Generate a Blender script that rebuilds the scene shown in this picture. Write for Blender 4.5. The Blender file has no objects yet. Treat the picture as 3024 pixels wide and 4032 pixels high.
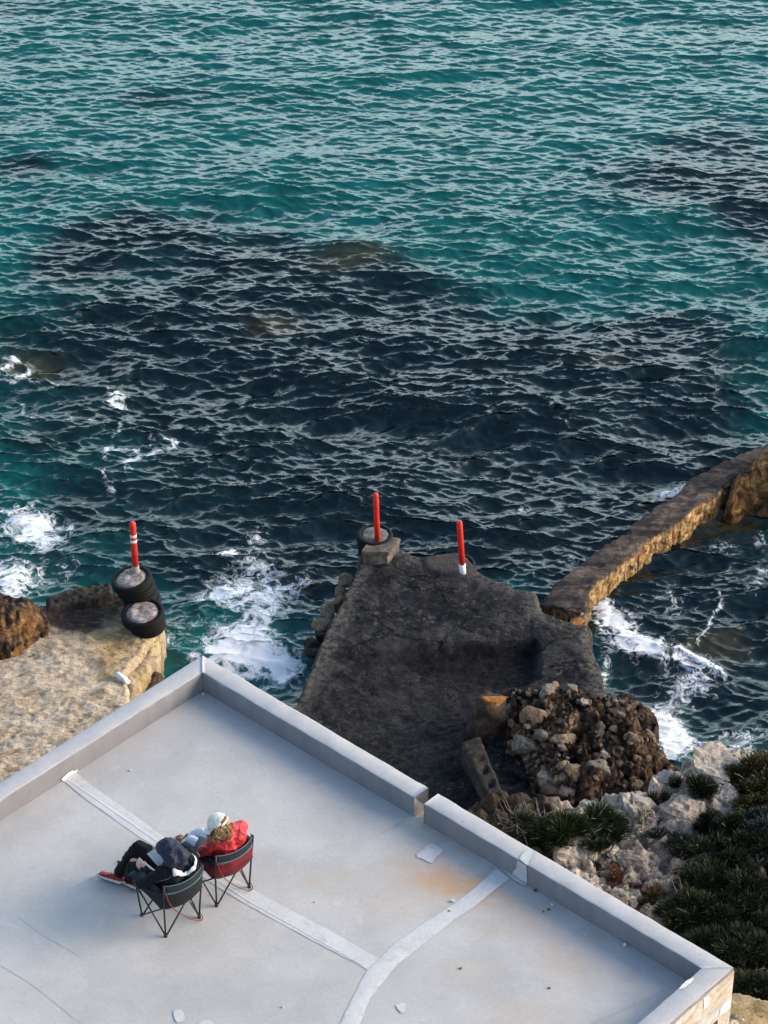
import bpy, bmesh, math, random
import numpy as np
from mathutils import Vector, Matrix
R = math.radians
random.seed(7)
RNG = np.random.default_rng(11)
sc = bpy.context.scene
COL = sc.collection

# ------------------------------------------------------------------ camera, sky, sun, exposure
CZ = 23.68                      # camera height above the water
PITCH = R(34.42)
FPX, PW, PH = 10366.0, 3024.0, 4032.0
cam_d = bpy.data.cameras.new('camera'); cam = bpy.data.objects.new('camera', cam_d); COL.objects.link(cam)
cam_d.sensor_fit = 'VERTICAL'; cam_d.sensor_height = 24.0; cam_d.lens = 24.0 * FPX / PH
cam_d.clip_start = 0.5; cam_d.clip_end = 6000
cam.location = (0, 0, CZ); cam.rotation_euler = (R(90) - PITCH, 0, 0)
sc.camera = cam

SUN_EL, SUN_DIR = R(23), (1.0, 0.08)           # low sun to the right, a little out to sea
w = bpy.data.worlds.new('World'); sc.world = w; w.use_nodes = True
nt = w.node_tree
sky = nt.nodes.new('ShaderNodeTexSky'); sky.sky_type = 'NISHITA'; sky.sun_disc = False
sky.sun_elevation = SUN_EL
sky.sun_rotation = math.atan2(SUN_DIR[0], SUN_DIR[1])
sky.air_density = 1.0; sky.dust_density = 1.5; sky.ozone_density = 1.5; sky.altitude = 0
# bright sky band added for the wave reflections, on the seaward and sunward side
tcw = nt.nodes.new('ShaderNodeTexCoord'); sxw = nt.nodes.new('ShaderNodeSeparateXYZ'); nt.links.new(tcw.outputs['Generated'], sxw.inputs[0])
def wm(op, a, b=0.0, clamp=False):
    n_ = nt.nodes.new('ShaderNodeMath'); n_.operation = op; n_.use_clamp = clamp
    for i_, v_ in enumerate((a, b)):
        if hasattr(v_, 'is_linked'): nt.links.new(v_, n_.inputs[i_])
        else: n_.inputs[i_].default_value = v_
    return n_.outputs[0]
horw = wm('POWER', wm('MAXIMUM', wm('SUBTRACT', 1.0, wm('MULTIPLY', sxw.outputs[2], sxw.outputs[2])), 0.01), 0.5)
dirw = wm('DIVIDE', wm('ADD', wm('MULTIPLY', sxw.outputs[0], 0.24), wm('MULTIPLY', sxw.outputs[1], 0.97)), horw)
sidew = wm('POWER', wm('MAXIMUM', dirw, 0.0), 2.6)
bandw = nt.nodes.new('ShaderNodeMapRange'); bandw.interpolation_type = 'SMOOTHSTEP'; nt.links.new(sxw.outputs[2], bandw.inputs[0])
bandw.inputs[1].default_value = 0.46; bandw.inputs[2].default_value = 0.37; bandw.inputs[3].default_value = 0.0; bandw.inputs[4].default_value = 1.0
lowb = nt.nodes.new('ShaderNodeMapRange'); lowb.interpolation_type = 'SMOOTHSTEP'; nt.links.new(sxw.outputs[2], lowb.inputs[0])
lowb.inputs[1].default_value = 0.16; lowb.inputs[2].default_value = 0.38; lowb.inputs[3].default_value = 0.13; lowb.inputs[4].default_value = 1.0   # the added band dims towards the horizon
added_band = wm('MULTIPLY', wm('MULTIPLY', sidew, wm('MULTIPLY', bandw.outputs[0], lowb.outputs[0])), 20.0)
mixw = nt.nodes.new('ShaderNodeMix'); mixw.data_type = 'RGBA'; mixw.blend_type = 'ADD'; mixw.inputs[0].default_value = 1.0
colw = nt.nodes.new('ShaderNodeMix'); colw.data_type = 'RGBA'; colw.blend_type = 'MULTIPLY'; colw.inputs[0].default_value = 1.0
nt.links.new(added_band, colw.inputs[6]); colw.inputs[7].default_value = (0.86, 1.0, 0.98, 1)
nt.links.new(sky.outputs[0], mixw.inputs[6]); nt.links.new(colw.outputs[2], mixw.inputs[7])
nt.links.new(mixw.outputs[2], nt.nodes['Background'].inputs[0])
nt.nodes['Background'].inputs[1].default_value = 0.15
sl = bpy.data.lights.new('sun', 'SUN'); so = bpy.data.objects.new('sun', sl); COL.objects.link(so)
sl.energy = 1.9; sl.angle = R(34); sl.color = (1.0, 0.83, 0.66)
sd_ = Vector((SUN_DIR[0], SUN_DIR[1], 0)).normalized() * math.cos(SUN_EL) + Vector((0, 0, math.sin(SUN_EL)))
so.rotation_euler = (-sd_).to_track_quat('-Z', 'Y').to_euler()
so.location = (20, 5, 30)
vs = sc.view_settings
vs.view_transform = 'Standard'; vs.look = 'None'; vs.gamma = 1; vs.use_curve_mapping = False
vs.exposure = 1.0
sc.cycles.max_bounces = 6; sc.cycles.diffuse_bounces = 3; sc.cycles.glossy_bounces = 3
sc.cycles.caustics_reflective = False; sc.cycles.caustics_refractive = False

# ------------------------------------------------------------------ helpers
_c, _s = math.cos(PITCH), math.sin(PITCH)
def P(u, v, z):                 # where the sight line through a photo point meets the level z
    a = (u - PW / 2) / FPX; b = -(v - PH / 2) / FPX
    d = (a, _c + b * _s, -_s + b * _c); t = (z - CZ) / d[2]
    return Vector((d[0] * t, d[1] * t, z))
def ppm(z, v):                  # photo pixels per metre at level z on photo row v
    p = P(PW / 2, v, z); return FPX / (p.y * _c - (p.z - CZ) * _s)

_perm = np.random.default_rng(3).permutation(256); _perm = np.concatenate([_perm, _perm, _perm])
_grad = np.random.default_rng(4).normal(size=(256, 3)); _grad /= np.linalg.norm(_grad, axis=1)[:, None]
def perlin(x, y, z=0.0):
    x, y, z = np.broadcast_arrays(np.asarray(x, float), np.asarray(y, float), np.asarray(z, float))
    xi, yi, zi = np.floor(x).astype(int), np.floor(y).astype(int), np.floor(z).astype(int)
    xf, yf, zf = x - xi, y - yi, z - zi
    f = lambda t: t * t * t * (t * (t * 6 - 15) + 10)
    u, v, ww = f(xf), f(yf), f(zf)
    xi &= 255; yi &= 255; zi &= 255
    def g(dx, dy, dz):
        h = _perm[_perm[_perm[xi + dx] + yi + dy] + zi + dz]
        gr = _grad[h]
        return gr[..., 0] * (xf - dx) + gr[..., 1] * (yf - dy) + gr[..., 2] * (zf - dz)
    l = lambda a, b, t: a + t * (b - a)
    return l(l(l(g(0,0,0), g(1,0,0), u), l(g(0,1,0), g(1,1,0), u), v),
             l(l(g(0,0,1), g(1,0,1), u), l(g(0,1,1), g(1,1,1), u), v), ww) * 1.5
def fbm(x, y, z=0.0, o=4, ridge=False):
    a, t, fr, n = 0, 1.0, 1.0, 0
    for i in range(o):
        p = perlin(x * fr + 17.3 * i, y * fr + 5.1 * i, z * fr if not np.isscalar(z) else z * fr + 3.7 * i)
        a = a + t * ((1 - 2 * np.abs(p)) if ridge else p); n += t; t *= 0.5; fr *= 2.03
    return a / n
def worley(x, y, seed=0):       # F1 and F2-F1 on a jittered lattice
    r = np.random.default_rng(seed).random((64, 64, 2))
    xi, yi = np.floor(x).astype(int), np.floor(y).astype(int)
    f1 = np.full(x.shape, 9.0); f2 = np.full(x.shape, 9.0)
    for dx in (-1, 0, 1):
        for dy in (-1, 0, 1):
            cx, cy = xi + dx, yi + dy; q = r[cx % 64, cy % 64]
            d = np.hypot(cx + q[..., 0] - x, cy + q[..., 1] - y)
            f2 = np.minimum(f2, np.maximum(d, f1)); f1 = np.minimum(f1, d)
    return f1, f2 - f1
def sstep(a, b, x):
    t = np.clip((x - a) / (b - a), 0, 1); return t * t * (3 - 2 * t)
def sdf(poly, x, y):            # signed distance to a polygon, positive inside
    poly = np.asarray([(p[0], p[1]) for p in poly]); n = len(poly)
    d = np.full(x.shape, 1e9); ins = np.zeros(x.shape, bool)
    for i in range(n):
        ax, ay = poly[i]; bx, by = poly[(i + 1) % n]
        ex, ey = bx - ax, by - ay
        t = np.clip(((x - ax) * ex + (y - ay) * ey) / (ex * ex + ey * ey + 1e-12), 0, 1)
        d = np.minimum(d, np.hypot(x - ax - t * ex, y - ay - t * ey))
        if abs(ey) > 1e-12:
            c = ((ay > y) != (by > y)) & (x < ex * (y - ay) / ey + ax); ins ^= c
    return np.where(ins, d, -d)

def mesh_obj(name, V, Fq, mat=None, parent=None, smooth=True, attrs=None, tris=None):
    V = np.asarray(V, dtype=np.float32).reshape(-1, 3)
    me = bpy.data.meshes.new(name)
    Fq = np.asarray(Fq, dtype=np.int32).reshape(-1, 4) if Fq is not None and len(Fq) else np.zeros((0, 4), np.int32)
    T = np.asarray(tris, dtype=np.int32).reshape(-1, 3) if tris is not None and len(tris) else np.zeros((0, 3), np.int32)
    me.vertices.add(len(V)); me.vertices.foreach_set('co', V.ravel())
    nl = Fq.size + T.size; me.loops.add(nl); me.polygons.add(len(Fq) + len(T))
    me.loops.foreach_set('vertex_index', np.concatenate([Fq.ravel(), T.ravel()]))
    me.polygons.foreach_set('loop_start', np.concatenate([np.arange(len(Fq)) * 4, Fq.size + np.arange(len(T)) * 3]).astype(np.int32))
    me.update(calc_edges=True); me.validate()
    if smooth: me.polygons.foreach_set('use_smooth', np.ones(len(me.polygons), bool))
    for k, a in (attrs or {}).items():
        a = np.asarray(a, np.float32)
        if a.ndim == 2:
            at = me.attributes.new(k, 'FLOAT_COLOR', 'POINT')
            at.data.foreach_set('color', np.concatenate([a, np.ones((len(a), 1), np.float32)], 1).ravel())
        else:
            at = me.attributes.new(k, 'FLOAT', 'POINT'); at.data.foreach_set('value', a)
    o = bpy.data.objects.new(name, me); COL.objects.link(o)
    if mat: me.materials.append(mat)
    if parent: o.parent = parent
    return o
def from_bm(name, bm, mat=None, parent=None, smooth=False):
    me = bpy.data.meshes.new(name); bmesh.ops.recalc_face_normals(bm, faces=bm.faces[:]); bm.to_mesh(me); bm.free()
    if smooth:
        for p in me.polygons: p.use_smooth = True
    o = bpy.data.objects.new(name, me); COL.objects.link(o)
    if mat: me.materials.append(mat)
    if parent: o.parent = parent
    return o
def tag(o, label, cat, group=None):
    o['label'] = label; o['category'] = cat
    if group: o['group'] = group
    return o
def thing(name, label, cat, loc=(0, 0, 0), rotz=0, group=None):
    o = bpy.data.objects.new(name, None); COL.objects.link(o); o.empty_display_size = 0.1
    o.location = loc; o.rotation_euler = (0, 0, rotz)
    return tag(o, label, cat, group)
def structure(o): o['kind'] = 'structure'; return o

def prism(name, pts, z0, z1, mat, parent=None, bevel=0.0, jitter=0):
    """upright prism; pts is a plan outline (x, y)"""
    bm = bmesh.new()
    a = [bm.verts.new((p[0], p[1], z0)) for p in pts]; b = [bm.verts.new((p[0], p[1], z1)) for p in pts]
    bm.faces.new(a[::-1]); bm.faces.new(b)
    for i in range(len(pts)):
        j = (i + 1) % len(pts); bm.faces.new((a[i], a[j], b[j], b[i]))
    if bevel: bmesh.ops.bevel(bm, geom=bm.edges[:], offset=bevel, segments=2, affect='EDGES')
    return from_bm(name, bm, mat, parent)
def frames(pts):
    pts = [Vector(p) for p in pts]; out = []
    t0 = (pts[1] - pts[0]).normalized(); n = t0.orthogonal().normalized()
    for i, p in enumerate(pts):
        t = ((pts[min(i + 1, len(pts) - 1)] - pts[max(i - 1, 0)])).normalized()
        n = (n - t * n.dot(t)).normalized(); out.append((p, n, t.cross(n)))
    return out
def tube_geo(pts, rad, seg=8, V=None, Fq=None, T=None, cap=True):
    """tube along a polyline, appended to V / Fq / T lists"""
    V = [] if V is None else V; Fq = [] if Fq is None else Fq; T = [] if T is None else T
    fr = frames(pts); base = len(V)
    if np.isscalar(rad): rad = [rad] * len(pts)
    for (p, n, b), r in zip(fr, rad):
        for k in range(seg):
            a = 2 * math.pi * k / seg; V.append(p + (n * math.cos(a) + b * math.sin(a)) * r)
    for i in range(len(pts) - 1):
        for k in range(seg):
            a, b2 = base + i * seg + k, base + i * seg + (k + 1) % seg
            Fq.append((a, b2, b2 + seg, a + seg))
    if cap:
        V.append(fr[0][0]); V.append(fr[-1][0]); c0 = len(V) - 2
        for k in range(seg):
            T.append((c0, base + (k + 1) % seg, base + k))
            e = base + (len(pts) - 1) * seg; T.append((c0 + 1, e + k, e + (k + 1) % seg))
    return V, Fq, T
def tube(name, pts, rad, mat, parent=None, seg=8):
    V, Fq, T = tube_geo(pts, rad, seg); return mesh_obj(name, V, Fq, mat, parent, True, None, T)
def spline(pts, n=6):
    pts = [Vector(p) for p in pts]; q = [2 * pts[0] - pts[1]] + pts + [2 * pts[-1] - pts[-2]]; out = []
    for i in range(1, len(q) - 2):
        for k in range(n):
            t = k / n; a, b, c, d = q[i - 1], q[i], q[i + 1], q[i + 2]
            out.append(0.5 * ((2 * b) + (c - a) * t + (2 * a - 5 * b + 4 * c - d) * t * t + (3 * b - a - 3 * c + d) * t ** 3))
    out.append(pts[-1]); return out
def grid_faces(nx, ny):
    i = np.arange(nx - 1)[:, None] * ny + np.arange(ny - 1)[None, :]
    return np.stack([i, i + ny, i + ny + 1, i + 1], -1).reshape(-1, 4)

# ------------------------------------------------------------------ materials
class NT:
    def __init__(s, name):
        s.m = bpy.data.materials.new(name); s.m.use_nodes = True; s.t = s.m.node_tree
        s.b = s.t.nodes['Principled BSDF']; s.out = s.t.nodes['Material Output']
    def n(s, typ, **kw):
        nd = s.t.nodes.new(typ)
        for k, v in kw.items():
            if k.startswith('in_'): nd.inputs[k[3:].replace('_', ' ')].default_value = v
            else: setattr(nd, k, v)
        return nd
    def l(s, a, b): s.t.links.new(a, b)
    def coord(s, scale=(1, 1, 1), rz=0.0):
        tc = s.n('ShaderNodeTexCoord'); mp = s.n('ShaderNodeMapping'); mp.inputs['Scale'].default_value = scale; mp.inputs['Rotation'].default_value = (0, 0, rz)
        s.l(tc.outputs['Object'], mp.inputs[0]); return mp.outputs[0]
    def noise(s, vec, scale, detail=4, rough=0.6, dist=0.0):
        nd = s.n('ShaderNodeTexNoise'); nd.inputs['Scale'].default_value = scale; nd.inputs['Detail'].default_value = detail
        nd.inputs['Roughness'].default_value = rough; nd.inputs['Distortion'].default_value = dist
        s.l(vec, nd.inputs['Vector']); return nd.outputs['Fac']
    def ramp(s, fac, stops):
        r = s.n('ShaderNodeValToRGB'); e = r.color_ramp.elements
        while len(e) > len(stops): e.remove(e[-1])
        while len(e) < len(stops): e.new(0.5)
        for el, (p, c) in zip(e, stops):
            el.position = p; el.color = (c[0], c[1], c[2], 1) if not np.isscalar(c) else (c, c, c, 1)
        s.l(fac, r.inputs[0]); return r.outputs[0]
    def mix(s, fac, a, b, typ='MIX'):
        m = s.n('ShaderNodeMix', data_type='RGBA', blend_type=typ)
        for sock, v in ((m.inputs[0], fac), (m.inputs[6], a), (m.inputs[7], b)):
            if hasattr(v, 'is_linked'): s.l(v, sock)
            elif np.isscalar(v): sock.default_value = v
            else: sock.default_value = (v[0], v[1], v[2], 1)
        return m.outputs[2]
    def math(s, op, a, b=0.0, c=None, clamp=False):
        m = s.n('ShaderNodeMath', operation=op); m.use_clamp = clamp
        for i, v in enumerate((a, b) if c is None else (a, b, c)):
            if hasattr(v, 'is_linked'): s.l(v, m.inputs[i])
            else: m.inputs[i].default_value = v
        return m.outputs[0]
    def attr(s, name, col=False):
        a = s.n('ShaderNodeAttribute', attribute_name=name); return a.outputs['Color' if col else 'Fac']
    def bump(s, h, strength=0.5, dist=0.02):
        b = s.n('ShaderNodeBump'); b.inputs['Strength'].default_value = strength; b.inputs['Distance'].default_value = dist
        s.l(h, b.inputs['Height']); s.l(b.outputs[0], s.b.inputs['Normal']); return b
    def base(s, c):
        if hasattr(c, 'is_linked'): s.l(c, s.b.inputs['Base Color'])
        else: s.b.inputs['Base Color'].default_value = (c[0], c[1], c[2], 1)
    def rough(s, r): s.b.inputs['Roughness'].default_value = r; return s
    def spec(s, v): s.b.inputs['Specular IOR Level'].default_value = v; return s

def rock_mat(name, stops, scale=3.0, rough=0.9, bump=0.9, bdist=0.03, fine=40, spec=0.2, stops2=None, s2=0.7, pits=0.0):
    t = NT(name); v = t.coord()
    n1 = t.noise(v, scale, 8, 0.72, 0.6); c = t.ramp(n1, stops)
    if stops2:
        n2 = t.noise(v, s2, 4, 0.6, 0.4); f = t.ramp(n2, [(0.42, 0.0), (0.6, 1.0)]); c = t.mix(f, c, t.ramp(n1, stops2))
    n3 = t.noise(v, fine, 5, 0.7)
    c = t.mix(0.55, c, t.ramp(n3, [(0.3, 0.25), (0.62, 1.0)]), 'MULTIPLY')
    if pits:
        vo = t.n('ShaderNodeTexVoronoi'); vo.inputs['Scale'].default_value = fine * 0.45; t.l(v, vo.inputs['Vector'])
        pm = t.ramp(vo.outputs['Distance'], [(0.12, 1.0), (0.3, 0.0)]); nn = t.noise(v, 2.2, 3)
        pf = t.math('MULTIPLY', pm, t.ramp(nn, [(0.45, 0.0), (0.6, pits)])); c = t.mix(pf, c, (0.03, 0.026, 0.022))
    t.base(c); t.rough(rough); t.spec(spec)
    h = t.math('ADD', t.math('MULTIPLY', n1, 1.2), t.math('MULTIPLY', n3, 0.6)); t.bump(h, bump, bdist)
    return t.m
def plain(name, col, rough=0.7, var=0.15, scale=12, bump=0.0, spec=0.3, bscale=60):
    t = NT(name); v = t.coord(); n = t.noise(v, scale, 5, 0.65)
    lo = [c * (1 - var * 2) for c in col]; hi = [min(1, c * (1 + var)) for c in col]
    t.base(t.ramp(n, [(0.3, lo), (0.7, hi)])); t.rough(rough); t.spec(spec)
    if bump: t.bump(t.noise(v, bscale, 4), bump, 0.01)
    return t.m

M = {}
M['jetty'] = rock_mat('wet_concrete', [(0.30, (0.012, 0.014, 0.018)), (0.46, (0.045, 0.045, 0.048)), (0.60, (0.115, 0.110, 0.105)), (0.74, (0.24, 0.225, 0.20))], 2.3, 0.75, 0.9, 0.025, 34, 0.3,
                      [(0.3, (0.022, 0.023, 0.026)), (0.5, (0.085, 0.08, 0.076)), (0.75, (0.20, 0.185, 0.165))], 0.6)
M['breakwater'] = rock_mat('weathered_concrete', [(0.30, (0.03, 0.022, 0.02)), (0.48, (0.12, 0.082, 0.06)), (0.62, (0.22, 0.155, 0.105)), (0.78, (0.34, 0.25, 0.17))], 2.2, 0.85, 0.9, 0.03, 28, 0.2)
M['ledge'] = rock_mat('sandy_limestone', [(0.26, (0.08, 0.055, 0.035)), (0.42, (0.34, 0.25, 0.155)), (0.58, (0.52, 0.41, 0.28)), (0.76, (0.70, 0.60, 0.46))], 3.2, 0.95, 1.0, 0.03, 26, 0.1,
                      [(0.28, (0.12, 0.075, 0.03)), (0.45, (0.44, 0.31, 0.13)), (0.7, (0.62, 0.47, 0.25))], 0.55, 0.9)
M['mound'] = rock_mat('brown_rubble', [(0.34, (0.008, 0.006, 0.006)), (0.47, (0.042, 0.028, 0.021)), (0.58, (0.15, 0.10, 0.066)), (0.72, (0.40, 0.32, 0.24))], 6, 0.95, 1.0, 0.06, 24, 0.1)
M['white_rock'] = rock_mat('white_limestone', [(0.28, (0.13, 0.10, 0.08)), (0.40, (0.50, 0.42, 0.345)), (0.54, (0.72, 0.64, 0.54)), (0.75, (0.82, 0.76, 0.68))], 6, 0.95, 1.0, 0.05, 28, 0.1, None, 1, 0.8)
M['stone_a'] = rock_mat('grey_stone', [(0.3, (0.06, 0.052, 0.045)), (0.5, (0.22, 0.19, 0.155)), (0.72, (0.46, 0.41, 0.34))], 5, 0.95, 0.9, 0.03, 40, 0.1)
M['stone_b'] = rock_mat('tan_stone', [(0.3, (0.07, 0.045, 0.03)), (0.5, (0.26, 0.19, 0.125)), (0.72, (0.5, 0.41, 0.3))], 5, 0.95, 0.9, 0.03, 40, 0.1)
M['dark_rock'] = rock_mat('dark_seaweed_rock', [(0.3, (0.012, 0.01, 0.009)), (0.5, (0.05, 0.036, 0.027)), (0.72, (0.17, 0.12, 0.08))], 5, 0.8, 1.0, 0.05, 36, 0.3)
M['orange_rock'] = rock_mat('rusty_rock', [(0.3, (0.16, 0.05, 0.012)), (0.5, (0.42, 0.17, 0.045)), (0.72, (0.62, 0.36, 0.14))], 6, 0.9, 0.9, 0.03, 40, 0.15)
M['block'] = rock_mat('old_block', [(0.3, (0.05, 0.042, 0.036)), (0.5, (0.15, 0.125, 0.10)), (0.72, (0.33, 0.285, 0.235))], 6, 0.9, 0.8, 0.02, 40, 0.2)
M['beam'] = rock_mat('old_beam', [(0.3, (0.008, 0.007, 0.006)), (0.5, (0.03, 0.025, 0.022)), (0.72, (0.10, 0.085, 0.07))], 6, 0.9, 0.9, 0.02, 36, 0.2)
M['rubber'] = plain('tyre_rubber', (0.0045, 0.005, 0.0065), 0.7, 0.3, 20, 0.3, 0.2)
M['fill'] = rock_mat('concrete_fill', [(0.3, (0.07, 0.055, 0.05)), (0.46, (0.26, 0.21, 0.185)), (0.62, (0.58, 0.52, 0.47)), (0.8, (0.74, 0.70, 0.65))], 7, 0.95, 1.0, 0.03, 30, 0.1)
M['fill_dark'] = rock_mat('damp_concrete_fill', [(0.3, (0.05, 0.05, 0.05)), (0.5, (0.14, 0.14, 0.135)), (0.72, (0.27, 0.26, 0.25))], 6, 0.85, 0.7, 0.02, 30, 0.2)
M['red_post'] = plain('orange_red_plastic', (0.70, 0.028, 0.014), 0.5, 0.22, 14, 0.2, 0.4)
M['white_band'] = plain('white_reflective', (0.80, 0.80, 0.80), 0.4, 0.06, 18, 0, 0.5)
M['grey_collar'] = plain('grey_collar', (0.34, 0.32, 0.31), 0.7, 0.2, 18, 0.2)

# ------------------------------------------------------------------ the sea
def sea_material():
    t = NT('sea_water'); v = t.coord()
    body = t.attr('body', True); dens = t.attr('foam')
    n_big = t.noise(t.coord((1, 1.5, 1)), 1.1, 5, 0.62, 0.5)
    bodyv = t.mix(0.55, body, t.ramp(n_big, [(0.3, 0.42), (0.7, 1.0)]), 'MULTIPLY')
    warp = t.n('ShaderNodeTexNoise'); warp.inputs['Scale'].default_value = 2.6; warp.inputs['Detail'].default_value = 3; t.l(v, warp.inputs['Vector'])
    wv = t.n('ShaderNodeVectorMath', operation='MULTIPLY_ADD'); t.l(warp.outputs['Color'], wv.inputs[0]); wv.inputs[1].default_value = (0.55, 0.55, 0.0); t.l(v, wv.inputs[2])
    def ridge(scale, det, vec):                       # thin wandering lines
        n_ = t.noise(vec, scale, det, 0.55, 0.5)
        return t.math('SUBTRACT', 1.0, t.math('ABSOLUTE', t.math('MULTIPLY', t.math('SUBTRACT', n_, 0.5), 3.2)), None, True)
    r1 = ridge(2.6, 4, wv.outputs[0]); r2 = ridge(7.0, 5, wv.outputs[0]); r3 = t.noise(wv.outputs[0], 16.0, 5, 0.7, 0.6)
    pat = t.math('ADD', t.math('MULTIPLY', r1, 0.42), t.math('MULTIPLY', r2, 0.36)); pat = t.math('ADD', pat, t.math('MULTIPLY', r3, 0.40))
    lo = t.math('SUBTRACT', 0.97, t.math('MULTIPLY', dens, 0.44))
    f = t.math('DIVIDE', t.math('SUBTRACT', pat, lo), 0.20, None, True)
    gate = t.n('ShaderNodeMapRange', interpolation_type='SMOOTHSTEP'); t.l(dens, gate.inputs[0]); gate.inputs[1].default_value = 0.03; gate.inputs[2].default_value = 0.2
    fm = t.math('MULTIPLY', t.math('POWER', f, 1.1), gate.outputs[0])
    aer = t.math('MULTIPLY', t.math('POWER', t.math('MINIMUM', dens, 1.0), 1.6), 0.16)    # air bubbles below the foam make the water pale
    bodyv = t.mix(aer, bodyv, (0.30, 0.42, 0.42))
    t.base(t.mix(fm, bodyv, (0.80, 0.82, 0.84)))
    rr = t.math('ADD', 0.06, t.math('MULTIPLY', fm, 0.7)); t.l(rr, t.b.inputs['Roughness'])
    t.b.inputs['IOR'].default_value = 1.34
    t.l(t.math('SUBTRACT', 0.62, t.math('MULTIPLY', fm, 0.5)), t.b.inputs['Specular IOR Level'])
    rip = t.noise(t.coord((1, 1.9, 1)), 7.5, 5, 0.68, 0.7)
    h = t.math('ADD', t.math('MULTIPLY', rip, 1.0), t.math('MULTIPLY', fm, 0.5)); t.bump(h, 0.36, 0.022)
    return t.m
M['sea'] = sea_material()

def gauss(X, Y, items, z=0.0):
    """sum of soft spots; each is (photo u, photo v, half width px, half height px, weight)"""
    out = np.zeros_like(X)
    for u, v, ru, rv, wt in items:
        c = P(u, v, z); k = ppm(z, v); a = ru / k
        b = (P(u, v - rv, z) - P(u, v + rv, z)).y / 2
        q = ((X - c.x) / a) ** 2 + ((Y - c.y) / b) ** 2
        out = out + wt * np.exp(-q)
    return out
def streak(X, Y, pts, wd, wt, z=0.0):
    pl = [P(u, v, z) for u, v in pts]; d = np.full(X.shape, 1e9)
    for a, b in zip(pl[:-1], pl[1:]):
        ex, ey = b.x - a.x, b.y - a.y
        t = np.clip(((X - a.x) * ex + (Y - a.y) * ey) / (ex * ex + ey * ey), 0, 1)
        d = np.minimum(d, np.hypot(X - a.x - t * ex, Y - a.y - t * ey))
    return wt * np.exp(-(d / wd) ** 2)

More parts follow.
